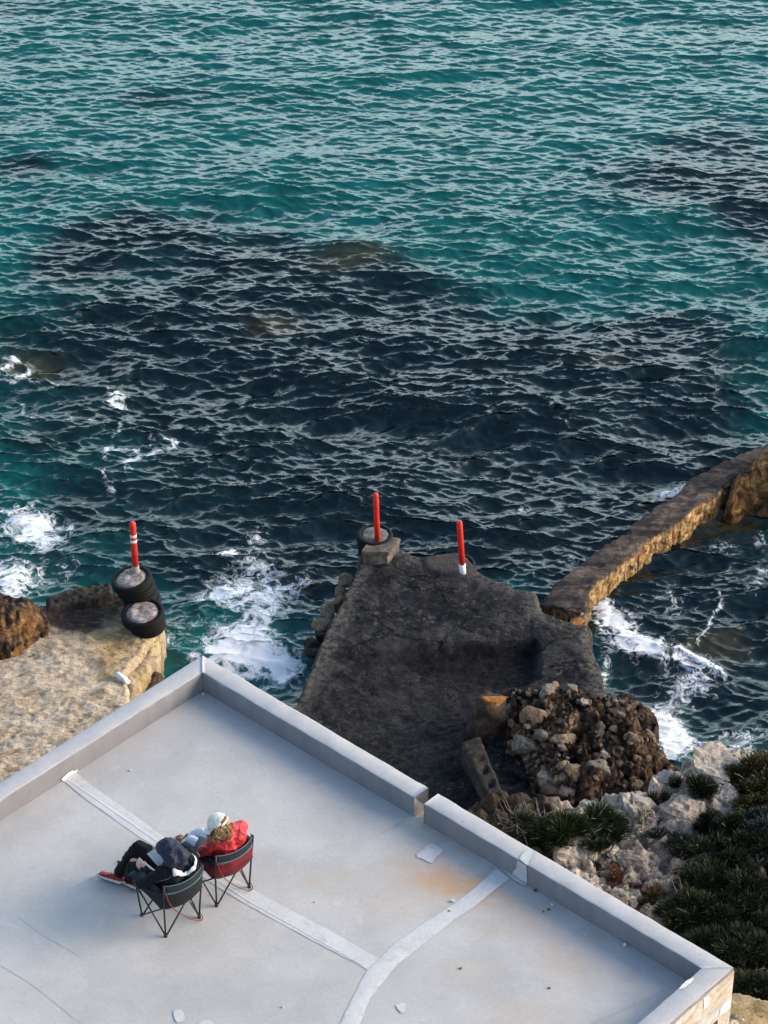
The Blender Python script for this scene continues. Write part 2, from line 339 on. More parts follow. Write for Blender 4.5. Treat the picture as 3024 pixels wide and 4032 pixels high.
def build_sea():
    N, T = 1536, 40.0; dx = T / N
    k1 = 2 * np.pi * np.fft.fftfreq(N, dx); KX, KY = np.meshgrid(k1, k1, indexing='ij'); K = np.hypot(KX, KY); K[0, 0] = 1
    rng = np.random.default_rng(21)
    def field(kp, kmax, wdir, spread, rms, low=0.0):
        c = (KX * wdir[0] + KY * wdir[1]) / K
        Pk = np.exp(-1.25 * (kp / K) ** 2) / K ** 4 * (np.abs(c) ** spread + 0.015) * np.exp(-(K / kmax) ** 2); Pk[0, 0] = 0
        A = np.sqrt(Pk) * (rng.normal(size=K.shape) + 1j * rng.normal(size=K.shape)); h = np.fft.ifft2(A); s = rms / h.real.std()
        return A * s
    A = (field(2 * np.pi / 0.40, 110, (-0.12, -0.993), 8, 0.0135) + field(2 * np.pi / 0.85, 34, (0.18, -0.984), 9, 0.020)
         + field(2 * np.pi / 2.4, 9, (-0.28, -0.96), 8, 0.033) + field(2 * np.pi / 5.5, 4, (0.2, -0.98), 6, 0.05))
    h = np.fft.ifft2(A).real
    ch = 1.25
    ddx = np.fft.ifft2(1j * KX / K * A).real * ch; ddy = np.fft.ifft2(1j * KY / K * A).real * ch
    nx = int(25 / dx); x0, y0 = -12.5, 20.5
    ix = np.arange(nx); iy = np.arange(N)
    X = np.broadcast_to((x0 + ix * dx)[:, None], (nx, N)).copy(); Y = np.broadcast_to((y0 + iy * dx)[None, :], (nx, N)).copy()
    edge = np.minimum(np.minimum(X - X.min(), X.max() - X), np.minimum(Y - Y.min(), Y.max() - Y)); fade = sstep(0, 1.5, edge)
    Hh, Dx, Dy = h[:nx], ddx[:nx], ddy[:nx]
    # ---- colour of the water body: sand shows turquoise, weed and rock show dark
    k = 1.8228
    G = lambda L: gauss(X, Y, [(u * k, v * k, a * k, b * k, wt) for u, v, a, b, wt in L])
    n1 = fbm(X * 0.35, Y * 0.28, 1.3, 5); n2 = fbm(X * 1.1, Y * 0.8, 7.7, 4)
    dark = G([(560, 560, 190, 70, .9), (300, 500, 170, 55, .9), (160, 570, 150, 60, .7), (830, 600, 140, 60, .8), (700, 720, 420, 110, 1.2), (300, 740, 300, 120, 1.0),
              (1150, 820, 420, 130, 1.2), (1450, 750, 250, 60, .7), (330, 215, 110, 28, .9), (40, 355, 80, 22, .8), (1450, 380, 190, 55, .85), (1620, 480, 190, 90, .9),
              (1560, 300, 130, 50, .6), (800, 960, 600, 170, 1.4), (600, 1150, 500, 160, 1.4), (1250, 1050, 500, 160, 1.4), (90, 970, 90, 35, .7), (1000, 290, 90, 25, .3),
              (1500, 1350, 260, 260, 1.4), (180, 1090, 90, 40, .7), (1500, 690, 120, 30, .5), (560, 660, 200, 40, .6), (250, 900, 150, 50, .6), (1560, 60, 160, 20, .25), (20, 20, 90, 18, .35)])
    green = G([(80, 900, 160, 90, .8), (200, 1010, 160, 70, .5), (330, 1060, 200, 90, .55), (60, 830, 120, 50, .5), (260, 1180, 160, 70, .7), (90, 1240, 130, 60, .8), (60, 700, 110, 40, .5), (1620, 660, 120, 40, .4)])
    olive = G([(760, 560, 110, 40, .9), (600, 700, 80, 30, .8), (1300, 790, 70, 30, .6), (60, 785, 110, 30, .7), (1560, 1400, 90, 40, .8), (1560, 1125, 100, 45, .8), (350, 860, 60, 25, .3)])
    dk = sstep(0.05, 1.15, dark + 0.70 * n1 + 0.42 * n2)
    teal = np.array((0.0014, 0.096, 0.090)); navy = np.array((0.0010, 0.0100, 0.0132)); grn = np.array((0.0035, 0.034, 0.034)); olv = np.array((0.050, 0.042, 0.015))
    C = teal * (1 - dk[..., None]) + navy * dk[..., None]
    g = np.clip(green + 0.4 * n1 * (green > .05), 0, 1)[..., None] * 0.75; C = C * (1 - g) + grn * g
    o = sstep(0.15, 0.9, olive + 0.3 * n2)[..., None] * 0.75; C = C * (1 - o) + olv * o
    # pale rock shelf just under the water beside the sandy ledge
    sh = gauss(X, Y, [(600, 2700, 70, 60, 1.2), (560, 2620, 45, 70, .8), (600, 2600, 40, 50, .4)]) + 0.3 * n2
    s1 = sstep(0.3, 0.8, sh)[..., None]; C = C * (1 - s1) + np.array((0.17, 0.115, 0.06)) * s1
    s2 = sstep(0.3, 0.9, gauss(X, Y, [(1180, 2760, 130, 50, 1.0), (700, 2440, 60, 70, .5)]) + .3 * n2)[..., None]; C = C * (1 - s2 * .8) + np.array((0.045, 0.03, 0.018)) * s2 * .8
    # ---- foam
    z2 = lambda L: [(u / 1.2762, 2000 + v / 1.2762, a / 1.2762, b / 1.2762, wt) for u, v, a, b, wt in L]
    z4 = lambda L: [(1800 + u / 1.3554, 1700 + v / 1.3554, a / 1.3554, b / 1.3554, wt) for u, v, a, b, wt in L]
    f = gauss(X, Y, z2([(1215, 430, 120, 70, .62), (1330, 560, 120, 90, .6), (1080, 420, 120, 60, .48), (1260, 760, 200, 90, .85), (1090, 740, 140, 45, .65), (1420, 820, 90, 60, .5), (1290, 190, 80, 110, .30),
                        (1420, 420, 120, 90, .45), (930, 590, 110, 60, .25), (1290, 300, 140, 60, .25), (1150, 210, 50, 25, .55), (1180, 640, 130, 60, .6), (1560, 350, 40, 90, .25),
                        (840, 680, 60, 40, .35), (50, 80, 130, 45, .55), (150, 130, 120, 60, .3), (20, 300, 120, 55, .62), (100, 350, 140, 60, .42), (170, 60, 90, 40, .45), (30, 420, 120, 40, .40), (240, 160, 120, 90, .27), (330, 300, 120, 60, .2), (330, 90, 40, 25, .3), (1600, 640, 30, 140, .3)]))
    f += gauss(X, Y, z4([(770, 960, 60, 60, .85), (850, 1060, 110, 75, .75), (940, 1150, 120, 55, .7), (1060, 1185, 90, 35, .75), (1200, 1230, 200, 60, .42), (830, 1400, 90, 28, .85), (1010, 1470, 90, 45, .8),
                         (1140, 1550, 90, 80, .65), (1110, 1700, 70, 110, .6), (1190, 1640, 110, 90, .4), (1400, 1640, 220, 60, .33), (1280, 1340, 160, 60, .40), (1160, 1420, 100, 60, .4), (1500, 1560, 160, 60, .28),
                         (1090, 890, 60, 40, .28), (1160, 960, 70, 80, .27), (1420, 620, 80, 50, .28), (1620, 780, 60, 50, .42), (1560, 900, 40, 60, .3), (1620, 600, 60, 60, .24), (800, 1270, 40, 60, .5), (1500, 1700, 200, 70, .3),
                         (1110, 280, 110, 26, .52), (980, 330, 40, 26, .4), (1200, 250, 60, 15, .4), (600, 680, 55, 40, .30), (580, 500, 40, 15, .3), (330, 380, 25, 12, .4), (330, 650, 30, 20, .3)]))
    z5 = lambda L: [(u / 1.8433, 1300 + v / 1.8433) for u, v in L]
    warp = fbm(X * 1.3, Y * 1.3, 3.3, 4) * 0.35; XX, YY = X + warp, Y + fbm(X * 1.3, Y * 1.3, 9.1, 4) * 0.35
    for L, wd, wt in (([(0, 330), (80, 250), (150, 215), (225, 230), (230, 270), (150, 320), (60, 360), (0, 405)], .055, .62), ([(0, 390), (200, 370), (420, 350), (560, 330), (640, 360), (720, 380)], .045, .50),
                      ([(820, 390), (760, 440), (800, 470), (890, 460), (870, 500), (820, 510), (890, 545)], .05, .62), ([(820, 860), (900, 890), (960, 880), (1000, 940), (880, 960)], .05, .5),
                      ([(1250, 800), (1320, 830), (1290, 880), (1210, 900), (1100, 920), (980, 950), (860, 970)], .05, .6), ([(1110, 850), (1200, 810), (1130, 790)], .05, .5),
                      ([(900, 640), (910, 720), (880, 790)], .04, .42), ([(820, 860), (760, 920), (740, 1000), (735, 1100), (740, 1200)], .05, .42), ([(740, 1010), (820, 1040), (1020, 1030)], .035, .40),
                      ([(430, 630), (620, 650), (760, 720)], .04, .42), ([(0, 1330), (150, 1330), (270, 1290)], .05, .6), ([(150, 500), (210, 590), (330, 610)], .04, .36), ([(0, 215), (110, 225)], .05, .5)):
        f += streak(XX, YY, z5(L), wd * 1.5, wt * .8)
    z4s = lambda L: [(1800 + u / 1.3554, 1700 + v / 1.3554) for u, v in L]
    for L, wd, wt in (([(1180, 1195), (1300, 1200), (1440, 1225), (1460, 1250)], .06, .5), ([(1390, 900), (1380, 1000), (1330, 1080), (1320, 1150)], .03, .42), ([(1480, 1350), (1440, 1290), (1380, 1290)], .05, .3)):
        f += streak(XX, YY, z4s(L), wd, wt)
    f = np.clip(f * 1.12, 0, 1.3)
    land = np.zeros_like(X)
    calm = np.clip(1 - 0.35 * sstep(0.2, 0.8, f), 0, 1)
    near = 1.06 - 0.52 * sstep(36, 50, Y)                                           # sheltered, smaller waves by the shore
    Z = Hh * fade * calm * near + 0.05 * f * (0.6 + 0.8 * fbm(X * 4, Y * 4, 2.2, 4)) * fade 
    V = np.stack([X + Dx * fade * near, Y + Dy * fade * near, Z], -1).reshape(-1, 3)
    Fq = grid_faces(nx, N)[:, ::1]
    Cc = C.reshape(-1, 3); ff = f.reshape(-1)
    # the same sheet carried on, flat, to the horizon
    gx = np.array([-3000, -400, -60, X.min(), X.max(), 60, 400, 3000.0]); gy = np.array([-3000, -400, -60, Y.min(), Y.max(), 140, 500, 4000.0])
    GX, GY = np.meshgrid(gx, gy, indexing='ij'); b0 = len(V)
    V = np.concatenate([V, np.stack([GX, GY, np.zeros_like(GX)], -1).reshape(-1, 3)])
    gf = grid_faces(8, 8); keep = ~((gf[:, 0] // 8 == 3) & (gf[:, 0] % 8 == 3)); Fq = np.concatenate([Fq, gf[keep] + b0])
    Cc = np.concatenate([Cc, np.tile(np.array((0.004, 0.075, 0.085)), (64, 1))]); ff = np.concatenate([ff, np.zeros(64)])
    return structure(mesh_obj('sea', V, Fq, M['sea'], None, True, {'body': Cc, 'foam': ff}))
build_sea()

# ------------------------------------------------------------------ land built as height sheets with steep sides
def land(name, poly, top, mat, cell=0.035, cliff=0.05, rag=0.05, ragf=3.0, floor=-0.55, attrs=None, smooth=True, seed=0, parent=None, soft=0.04):
    xs = [p[0] for p in poly]; ys = [p[1] for p in poly]; m = 0.25
    nx = int((max(xs) - min(xs) + 2 * m) / cell) + 2; ny = int((max(ys) - min(ys) + 2 * m) / cell) + 2
    X, Y = np.meshgrid(min(xs) - m + np.arange(nx) * cell, min(ys) - m + np.arange(ny) * cell, indexing='ij')
    s = sdf(poly, X, Y) + rag * fbm(X * ragf, Y * ragf, seed * 1.7 + .37, 4)
    tz = top(X, Y, s)
    e = sstep(0, cliff, -s)
    Z = tz - 0.06 * (1 - sstep(0, soft, s)) ** 2
    Z = Z * (1 - e) + (floor - 0.1) * e
    # push the face of the cliff about so that it is not a clean curtain
    side = np.clip(1 - np.abs(s + cliff * .5) / (cliff * 1.2), 0, 1)
    V = np.stack([X + side * 0.05 * perlin(X * 6, Y * 6, Z * 6), Y + side * 0.05 * perlin(X * 6 + 9, Y * 6, Z * 6), Z], -1).reshape(-1, 3)
    Fq = grid_faces(nx, ny); ok = (Z.reshape(-1)[Fq] > floor).any(1); Fq = Fq[ok]
    used = np.unique(Fq); mp = np.full(len(V), -1); mp[used] = np.arange(len(used))
    at = {}
    if attrs:
        for k2, fn in attrs.items(): at[k2] = np.broadcast_to(fn(X, Y, s), X.shape).reshape(-1)[used]
    return mesh_obj(name, V[used], mp[Fq], mat, parent, smooth, at)
def zpoly(ox, oy, scl, pts, z): return [P(ox + u / scl, oy + v / scl, z) for u, v in pts]

# ------------------------------------------------------------------ the building with its flat roof
FL = 4.0                                        # roof floor level
HP, TH, LB = 0.279, 0.247, 7.905
yaw = R(47.6087)
O2 = Vector((-2.192, 25.263)); A2 = Vector((-math.cos(yaw), -math.sin(yaw))); B2 = Vector((math.sin(yaw), -math.cos(yaw)))
def AB(a, b): return O2 + A2 * a + B2 * b       # plan point: a metres along the left parapet, b along the right one
LA = 11.0
def roof_materials():
    # painted roof floor: pale grey, with rust-brown silt stains, scuffs and hairline joints
    t = NT('roof_paint'); v = t.coord()
    n = t.noise(v, 1.3, 6, 0.6, 0.3); n2 = t.noise(v, 26, 5, 0.7)
    c = t.ramp(n, [(0.32, (0.422, 0.409, 0.386)), (0.68, (0.528, 0.509, 0.478))])
    c = t.mix(0.35, c, t.ramp(n2, [(0.32, 0.72), (0.62, 1.0)]), 'MULTIPLY')
    n5 = t.noise(v, 3.6, 7, 0.68, 1.0); c = t.mix(t.ramp(n5, [(0.56, 0.0), (0.70, 0.35)]), c, (0.34, 0.335, 0.33)); c = t.mix(t.ramp(n5, [(0.30, 0.35), (0.42, 0.0)]), c, (0.60, 0.59, 0.575))
    st = t.attr('stain'); ns = t.noise(v, 5.5, 7, 0.72, 0.6)
    f = t.math('MULTIPLY', t.math('MULTIPLY', st, 1.35), t.ramp(ns, [(0.34, 0.15), (0.6, 1.0)]), None, True)
    c = t.mix(f, c, (0.50, 0.335, 0.205))
    dm = t.math('MULTIPLY', t.attr('damp_shade'), t.ramp(t.noise(v, 3.5, 6, 0.65, 0.4), [(0.3, 0.3), (0.65, 1.0)]), None, True)
    c = t.mix(dm, c, (0.27, 0.30, 0.325))  # shade at the parapet feet painted in, along with moist spots
    v3 = t.coord((1, 1, 1)); sp = t.n('ShaderNodeTexVoronoi'); sp.inputs['Scale'].default_value = 3.2; t.l(v3, sp.inputs['Vector'])
    spot = t.math('MULTIPLY', t.ramp(sp.outputs['Distance'], [(0.03, 1.0), (0.09, 0.0)]), t.ramp(t.noise(v, 1.7, 3), [(0.5, 0.0), (0.62, 0.5)]))
    c = t.mix(spot, c, (0.30, 0.30, 0.30))
    t.base(c); t.rough(0.75); t.spec(0.25); t.bump(n2, 0.25, 0.006)
    M['roof'] = t.m
    # parapet paint: pale on the flat top, upright faces darkened in colour to deepen their shade
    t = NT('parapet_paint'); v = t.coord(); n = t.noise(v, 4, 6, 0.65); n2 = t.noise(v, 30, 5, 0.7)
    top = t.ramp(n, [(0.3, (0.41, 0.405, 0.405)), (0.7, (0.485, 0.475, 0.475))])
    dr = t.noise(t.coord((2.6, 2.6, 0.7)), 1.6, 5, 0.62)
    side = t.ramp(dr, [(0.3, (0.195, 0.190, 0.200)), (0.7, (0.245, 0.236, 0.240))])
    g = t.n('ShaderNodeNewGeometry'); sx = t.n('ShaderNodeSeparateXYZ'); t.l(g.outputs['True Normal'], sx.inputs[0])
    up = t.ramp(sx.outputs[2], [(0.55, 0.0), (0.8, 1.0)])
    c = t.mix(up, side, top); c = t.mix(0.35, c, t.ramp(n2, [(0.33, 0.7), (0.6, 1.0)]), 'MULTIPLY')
    vo = t.n('ShaderNodeTexVoronoi'); vo.inputs['Scale'].default_value = 4.5; t.l(v, vo.inputs['Vector'])
    c = t.mix(t.math('MULTIPLY', t.ramp(vo.outputs['Distance'], [(0.05, 1.0), (0.12, 0.0)]), t.ramp(t.noise(v, 2.3, 3), [(0.48, 0.0), (0.6, 0.55)])), c, (0.25, 0.25, 0.27))
    t.base(c); t.rough(0.8); t.spec(0.2); t.bump(n2, 0.3, 0.006)
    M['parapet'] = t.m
    t = NT('seam_paint'); v = t.coord(); n = t.noise(v, 3, 6, 0.65); n2 = t.noise(v, 24, 5, 0.7)
    c = t.ramp(n, [(0.3, (0.54, 0.535, 0.52)), (0.7, (0.62, 0.61, 0.59))]); c = t.mix(t.ramp(t.noise(v, 7, 7, 0.72, 0.5), [(0.50, 0.0), (0.66, 0.75)]), c, (0.475, 0.458, 0.43)); c = t.mix(0.3, c, t.ramp(n2, [(0.33, 0.72), (0.6, 1.0)]), 'MULTIPLY')
    t.base(c); t.rough(0.7); t.spec(0.25); t.bump(n2, 0.35, 0.008); M['seam'] = t.m
    t = NT('limestone_wall'); v = t.coord(); n = t.noise(t.coord((1, 1, 2.2)), 2.6, 6, 0.65, 0.8)
    c = t.ramp(n, [(0.30, (0.36, 0.25, 0.15)), (0.5, (0.60, 0.50, 0.40)), (0.66, (0.72, 0.68, 0.64)), (0.8, (0.42, 0.40, 0.39))])
    c = t.mix(0.4, c, t.ramp(t.noise(v, 18, 5, 0.7), [(0.32, 0.55), (0.62, 1.0)]), 'MULTIPLY')
    t.base(c); t.rough(0.9); t.spec(0.15); t.bump(t.noise(v, 22, 5, 0.7), 0.6, 0.015); M['limestone'] = t.m
    M['joint'] = plain('joint_line', (0.40, 0.395, 0.385), 0.8, 0.15, 8)
    M['white_patch'] = plain('white_filler', (0.80, 0.79, 0.77), 0.85, 0.08, 10, 0.3)
    M['dry_patch'] = plain('repair_coat', (0.50, 0.51, 0.50), 0.8, 0.08, 10, 0.3)
    M['stone_side'] = plain('wall_hole', (0.05, 0.06, 0.08), 0.9, 0.2, 10)
roof_materials()

bld = thing('building', 'flat roofed building with pale grey painted terrace and low parapet above the rocks', 'building', (O2.x, O2.y, 0))
bld.matrix_world  # parts below are built in world metres, so shift them by the base
def part(o, lab=None):
    o.parent = bld; o.location = -Vector((O2.x, O2.y, 0))
    if lab: o['label'] = lab
    return o
def build_building():
    # roof floor sheet with stain masks
    c = 0.05; na = int((LA - TH) / c) + 1; nb = int((LB - 2 * TH) / c) + 2
    a = np.linspace(TH, LA, na); b = np.linspace(TH, LB - TH, nb); Ag, Bg = np.meshgrid(a, b, indexing='ij')
    X = O2.x + A2.x * Ag + B2.x * Bg; Y = O2.y + A2.y * Ag + B2.y * Bg
    Z = FL + 0.004 * fbm(X * .8, Y * .8, .5, 3)
    st = gauss(X, Y, [(1775, 3480, 130, 55, .85), (1870, 3495, 90, 40, .6), (1690, 3430, 170, 60, .42), (1945, 3545, 110, 45, .5), (2190, 3740, 120, 60, .38), (2280, 3830, 110, 60, .36), (1600, 3380, 70, 40, .22), (1560, 3560, 170, 60, .26),
                      (1690, 3250, 60, 18, .5), (1760, 3290, 60, 20, .6), (1850, 3345, 70, 25, .6), (2355, 3680, 40, 22, .75), (2000, 3650, 150, 60, .3), (2110, 3590, 90, 40, .3), (1310, 3460, 60, 40, .2), (1850, 3830, 150, 60, .2), (1230, 3120, 60, 30, .1), (300, 2890, 40, 12, .3),
                      (620, 2890, 30, 10, .4), (1400, 3440, 60, 30, .18), (780, 2735, 40, 8, .5), (1980, 3990, 120, 50, .2), (2150, 3990, 160, 60, .22), (1240, 3480, 50, 30, .2)], FL)
    wall_d = Bg * 0 + (Ag - TH)                                     # distance from the long parapet, for the shade painted at its foot
    damp_shade = 0.30 * np.exp(-(wall_d / 0.33) ** 2) * (Bg > 0) + 0.25 * np.exp(-((Bg - TH) / 0.10) ** 2) + gauss(X, Y, [(2450, 3800, 150, 90, .35), (2300, 3700, 120, 50, .3), (2500, 3900, 120, 90, .3), (250, 3760, 400, 30, .08)], FL)
    part(mesh_obj('roof_floor', np.stack([X, Y, Z], -1).reshape(-1, 3), grid_faces(na, nb)[:, ::-1], M['roof'], None, True, {'stain': st.reshape(-1), 'damp_shade': damp_shade.reshape(-1)}))
    # parapets: rounded, slightly uneven bars
    def bar(p0, p1, side, name='parapet', n=70, mitre0=0, mitre1=0, lab=None):
        d = (p1 - p0); L = d.length; d.normalize(); V = []
        prof = [(0, -0.02), (0, HP - .018), (.006, HP - .005), (.018, HP), (TH * .5, HP), (TH - .018, HP), (TH - .006, HP - .005), (TH, HP - .018), (TH, -0.02)]
        n = max(6, int(L / 0.06))
        for i in range(n + 1):
            for j, (q, z) in enumerate(prof):
                s0, s1 = mitre0 * q, L - mitre1 * q; s_ = s0 + (s1 - s0) * i / n
                p = p0 + d * s_ + side * q
                jx = 0.007 * float(perlin(p.x * 5, p.y * 5, j * 1.3)) + (0.010 * max(0, float(perlin(p.x * 9, p.y * 9, 4.4 + q)) - .35) * (1 if q < .1 else -1) if z > .2 else 0); jz = 0.006 * float(perlin(p.x * 3 + 9, p.y * 3, 2.2))
                p = p + side * jx; V.append((p.x, p.y, FL + z + (jz if z > 0 else 0)))
        m = len(prof); Fq = grid_faces(n + 1, m); T = []
        for base in (0, n * m):
            for j in range(1, m - 1): T.append((base, base + j, base + j + 1) if base else (base, base + j + 1, base + j))
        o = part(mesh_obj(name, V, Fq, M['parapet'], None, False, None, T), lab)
        return o
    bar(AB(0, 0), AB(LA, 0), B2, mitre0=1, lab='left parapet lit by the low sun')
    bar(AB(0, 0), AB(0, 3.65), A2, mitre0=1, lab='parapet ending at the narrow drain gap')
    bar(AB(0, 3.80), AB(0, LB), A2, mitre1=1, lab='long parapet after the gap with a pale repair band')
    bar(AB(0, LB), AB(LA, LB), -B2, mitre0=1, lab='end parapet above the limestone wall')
    # outer walls
    c0, c1, c2, c3 = AB(.012, .012), AB(.012, LB - .012), AB(LA, LB - .012), AB(LA, .012)
    part(prism('wall', [c0, c3, c2, c1], 0.2, FL - 0.025, M['limestone']))
    k0, k1, k2, k3 = AB(.004, LB - .008), AB(.004, LB + .010), AB(LA, LB + .010), AB(LA, LB - .008)
    part(prism('stone_facing', [k0, k3, k2, k1], FL - .6, FL + HP - .045, M['limestone']))
    def wallquad(a0, a1, z0, z1, off=0.004, name='patch', mat=None, skew=0):
        V = [(*AB(a0, LB - .012 + off), z0), (*AB(a1, LB - .012 + off), z0 + skew), (*AB(a1, LB - .012 + off), z1 + skew), (*AB(a0, LB - .012 + off), z1)]
        part(mesh_obj(name, V, [(0, 1, 2, 3)], mat or M['white_patch'], None, False))
    # floor seams: ragged painted sealing strips
    def strip(left, right, z=0.0058, n=60, name='seam_strip', mat=None, seed=0):
        def res(pts, n):
            pts = [P(u, v, FL) for u, v in pts]; d = [0]
            for a, b in zip(pts[:-1], pts[1:]): d.append(d[-1] + (b - a).length)
            return [Vector((np.interp(q, d, [p.x for p in pts]), np.interp(q, d, [p.y for p in pts]))) for q in np.linspace(0, d[-1], n)]
        Lp, Rp = res(left, n), res(right, n); V = []
        for i, (l, r) in enumerate(zip(Lp, Rp)):
            w_ = (r - l).normalized(); l = l + w_ * 0.014 * float(fbm(i * .35, seed, 1.1, 3)); r = r + w_ * 0.014 * float(fbm(i * .35, seed + 5, 4.1, 3))
            for q in range(5):
                p = l.lerp(r, q / 4); V.append((p.x, p.y, FL + (z if 0 < q < 4 else 0.0045) + 0.002 * float(perlin(p.x * 7, p.y * 7, .3))))
        part(mesh_obj(name, V, grid_faces(n, 5), mat or M['seam'], None, True))
    strip([(298, 3043), (360, 3092), (669, 3311), (760, 3362), (1031, 3524), (1290, 3660), (1494, 3777)], [(251, 3076), (330, 3142), (551, 3298), (700, 3395), (958, 3556), (1248, 3714), (1447, 3818)], seed=1)
    strip([(270, 3068), (640, 3320), (980, 3545), (1430, 3800)], [(262, 3074), (628, 3327), (972, 3551), (1426, 3803)], 0.0085, 40, 'tape_ridge', seed=7)
    strip([(1955, 3421), (1860, 3505), (1783, 3564), (1660, 3642), (1545, 3723), (1494, 3777), (1445, 3822), (1399, 3908), (1339, 4032), (1240, 4230)], [(2008, 3461), (1960, 3495), (1870, 3570), (1817, 3603), (1690, 3700), (1558, 3805), (1532, 3842), (1492, 3889), (1459, 3928), (1419, 4032), (1330, 4230)], 0.0085, 90, seed=3)
    # joints in the screed
    def thin(pts, wd=0.006):
        pts = [P(u, v, FL).xy for u, v in pts]
        for a, b in zip(pts[:-1], pts[1:]):
            n = (b - a).normalized().orthogonal() * wd
            V = [(*(a - n), FL + .0042), (*(b - n), FL + .0042), (*(b + n), FL + .0042), (*(a + n), FL + .0042)]
            part(mesh_obj('joint', V, [(0, 1, 2, 3)], M['joint'], None, False))
    thin([(0, 3800), (130, 3880), (330, 4040)], .0025); thin([(70, 3610), (180, 3690), (320, 3768)], .002)
    thin([(290, 3497), (420, 3425)], .003); thin([(2620, 3900), (2330, 4032)], .004); thin([(1490, 3290), (1600, 3230)], .004)
    thin([(1700, 3335), (1775, 3300)], .004); thin([(1890, 3455), (1945, 3413)], .005); thin([(2270, 3670), (2370, 3610)], .003)
    def blob(cx, cy, pts, z=0.008, mat=None, name='paint_patch'):
        q = [P(u, v, FL + z) for u, v in pts]; m = len(q); V = [sum(q, Vector()) / m] + q
        part(mesh_obj(name, V, None, mat or M['seam'], None, False, None, [(0, 1 + i, 1 + (i + 1) % m) for i in range(m)]))
    c7 = lambda L: [(1200 + u / 1.508, 3000 + v / 1.508) for u, v in L]
    blob(0, 0, c7([(663, 548), (690, 528), (735, 487), (762, 482), (822, 522), (808, 545), (775, 570), (757, 600), (735, 596), (718, 586), (690, 572), (668, 570)]))
    blob(0, 0, c7([(540, 1444), (560, 1440), (575, 1430), (595, 1433), (600, 1455), (597, 1480), (573, 1492), (555, 1472)]), name='paint_spot')
    blob(0, 0, [(683, 3984), (690, 3976), (712, 3975), (724, 3986), (728, 4008), (718, 4022), (698, 4026), (686, 4010)], name='paint_spot')
    blob(0, 0, [(780, 4030), (800, 4018), (830, 4016), (842, 4028), (836, 4050), (800, 4056)], name='paint_spot')
    # pale repairs on the parapets
    def onplane(pts, name, mat):           # pts already in metres, slightly proud of the surface
        m = len(pts); V = [sum((Vector(p) for p in pts), Vector()) / m] + [Vector(p) for p in pts]
        part(mesh_obj(name, V, None, mat, None, False, None, [(0, 1 + i, 1 + (i + 1) % m) for i in range(m)]))
    zt = FL + HP + .008
    c8 = lambda L: [(1900 + u / 4.1475, 3300 + v / 4.1475) for u, v in L]
    onplane([P(u, v, zt) for u, v in c8([(600, 335), (635, 275), (700, 215), (770, 178), (835, 195), (885, 222), (830, 262), (805, 310), (760, 370), (745, 440), (690, 415), (640, 370)])], 'repair_band', M['dry_patch'])
    # on the inner upright face: intersect the sight line with the plane a = TH
    def inner(u, v, off=0.009):
        d = Vector(((u - PW / 2) / FPX, _c - (v - PH / 2) / FPX * _s, -_s - (v - PH / 2) / FPX * _c)); a0 = TH + off
        t = (a0 + O2.dot(A2)) / (d.xy.dot(A2)); return Vector((0, 0, CZ)) + d * t
    onplane([inner(u, v) for u, v in c8([(565, 370), (640, 400), (715, 450), (722, 560), (728, 735), (640, 690), (480, 590), (500, 540), (548, 500)])], 'repair_band', M['dry_patch'])
    onplane([P(u, v, FL + .013) for u, v in c8([(250, 425), (300, 440), (500, 580), (640, 680), (725, 740), (690, 770), (600, 735), (470, 650), (330, 520), (270, 480)])], 'repair_fillet', M['seam'])
    def innerL(u, v, off=0.009):
        d = Vector(((u - PW / 2) / FPX, _c - (v - PH / 2) / FPX * _s, -_s - (v - PH / 2) / FPX * _c)); b0 = TH + off
        t = (b0 + O2.dot(B2)) / (d.xy.dot(B2)); return Vector((0, 0, CZ)) + d * t
    c9 = lambda L: [(200 + u / 5.53, 2980 + v / 5.53) for u, v in L]
    onplane([innerL(u, v) for u, v in c9([(225, 492), (290, 430), (370, 355), (480, 298), (500, 312), (585, 275), (575, 320), (520, 350), (400, 430), (285, 535)])], 'filler', M['white_patch'])
    r4 = lambda L: [(2600 + u / 4.1475, 3680 + v / 4.1475) for u, v in L]
    onplane([P(u, v, zt) for u, v in r4([(300, 893), (345, 830), (430, 748), (500, 715), (545, 700), (540, 735), (500, 790), (425, 842), (385, 872), (340, 880)])], 'filler', M['white_patch'])
    # the limestone end wall: pale patches between stained courses
    def outer(u, v, off=0.027):
        d = Vector(((u - PW / 2) / FPX, _c - (v - PH / 2) / FPX * _s, -_s - (v - PH / 2) / FPX * _c)); b0 = LB - .012 + off
        t = (b0 + O2.dot(B2)) / (d.xy.dot(B2)); return Vector((0, 0, CZ)) + d * t
    for L, mt in (([(712, 1050), (795, 985), (800, 1140), (710, 1225)], 'white_patch'), ([(985, 1215), (1050, 1120), (1150, 1065), (1140, 1190), (1080, 1260), (960, 1330)], 'white_patch')):
        onplane([outer(u, v) for u, v in r4(L)], 'filler', M[mt])
    r5 = lambda L: [(2460 + u / 4.1475, 3860 + v / 4.1475) for u, v in L]
    onplane([outer(u, v) for u, v in r5([(820, 713), (915, 645), (920, 760), (820, 830)])], 'filler', M['white_patch'])
    onplane([outer(u, v) for u, v in r5([(1450, 713), (1520, 640), (1515, 760), (1450, 820)])], 'opening', M['stone_side'])
    onplane([outer(u, v, .025) for u, v in r5([(1180, 700), (1400, 560), (1659, 300), (1659, 380), (1560, 480), (1390, 640), (1250, 740)])], 'filler', M['dry_patch'])
build_building()

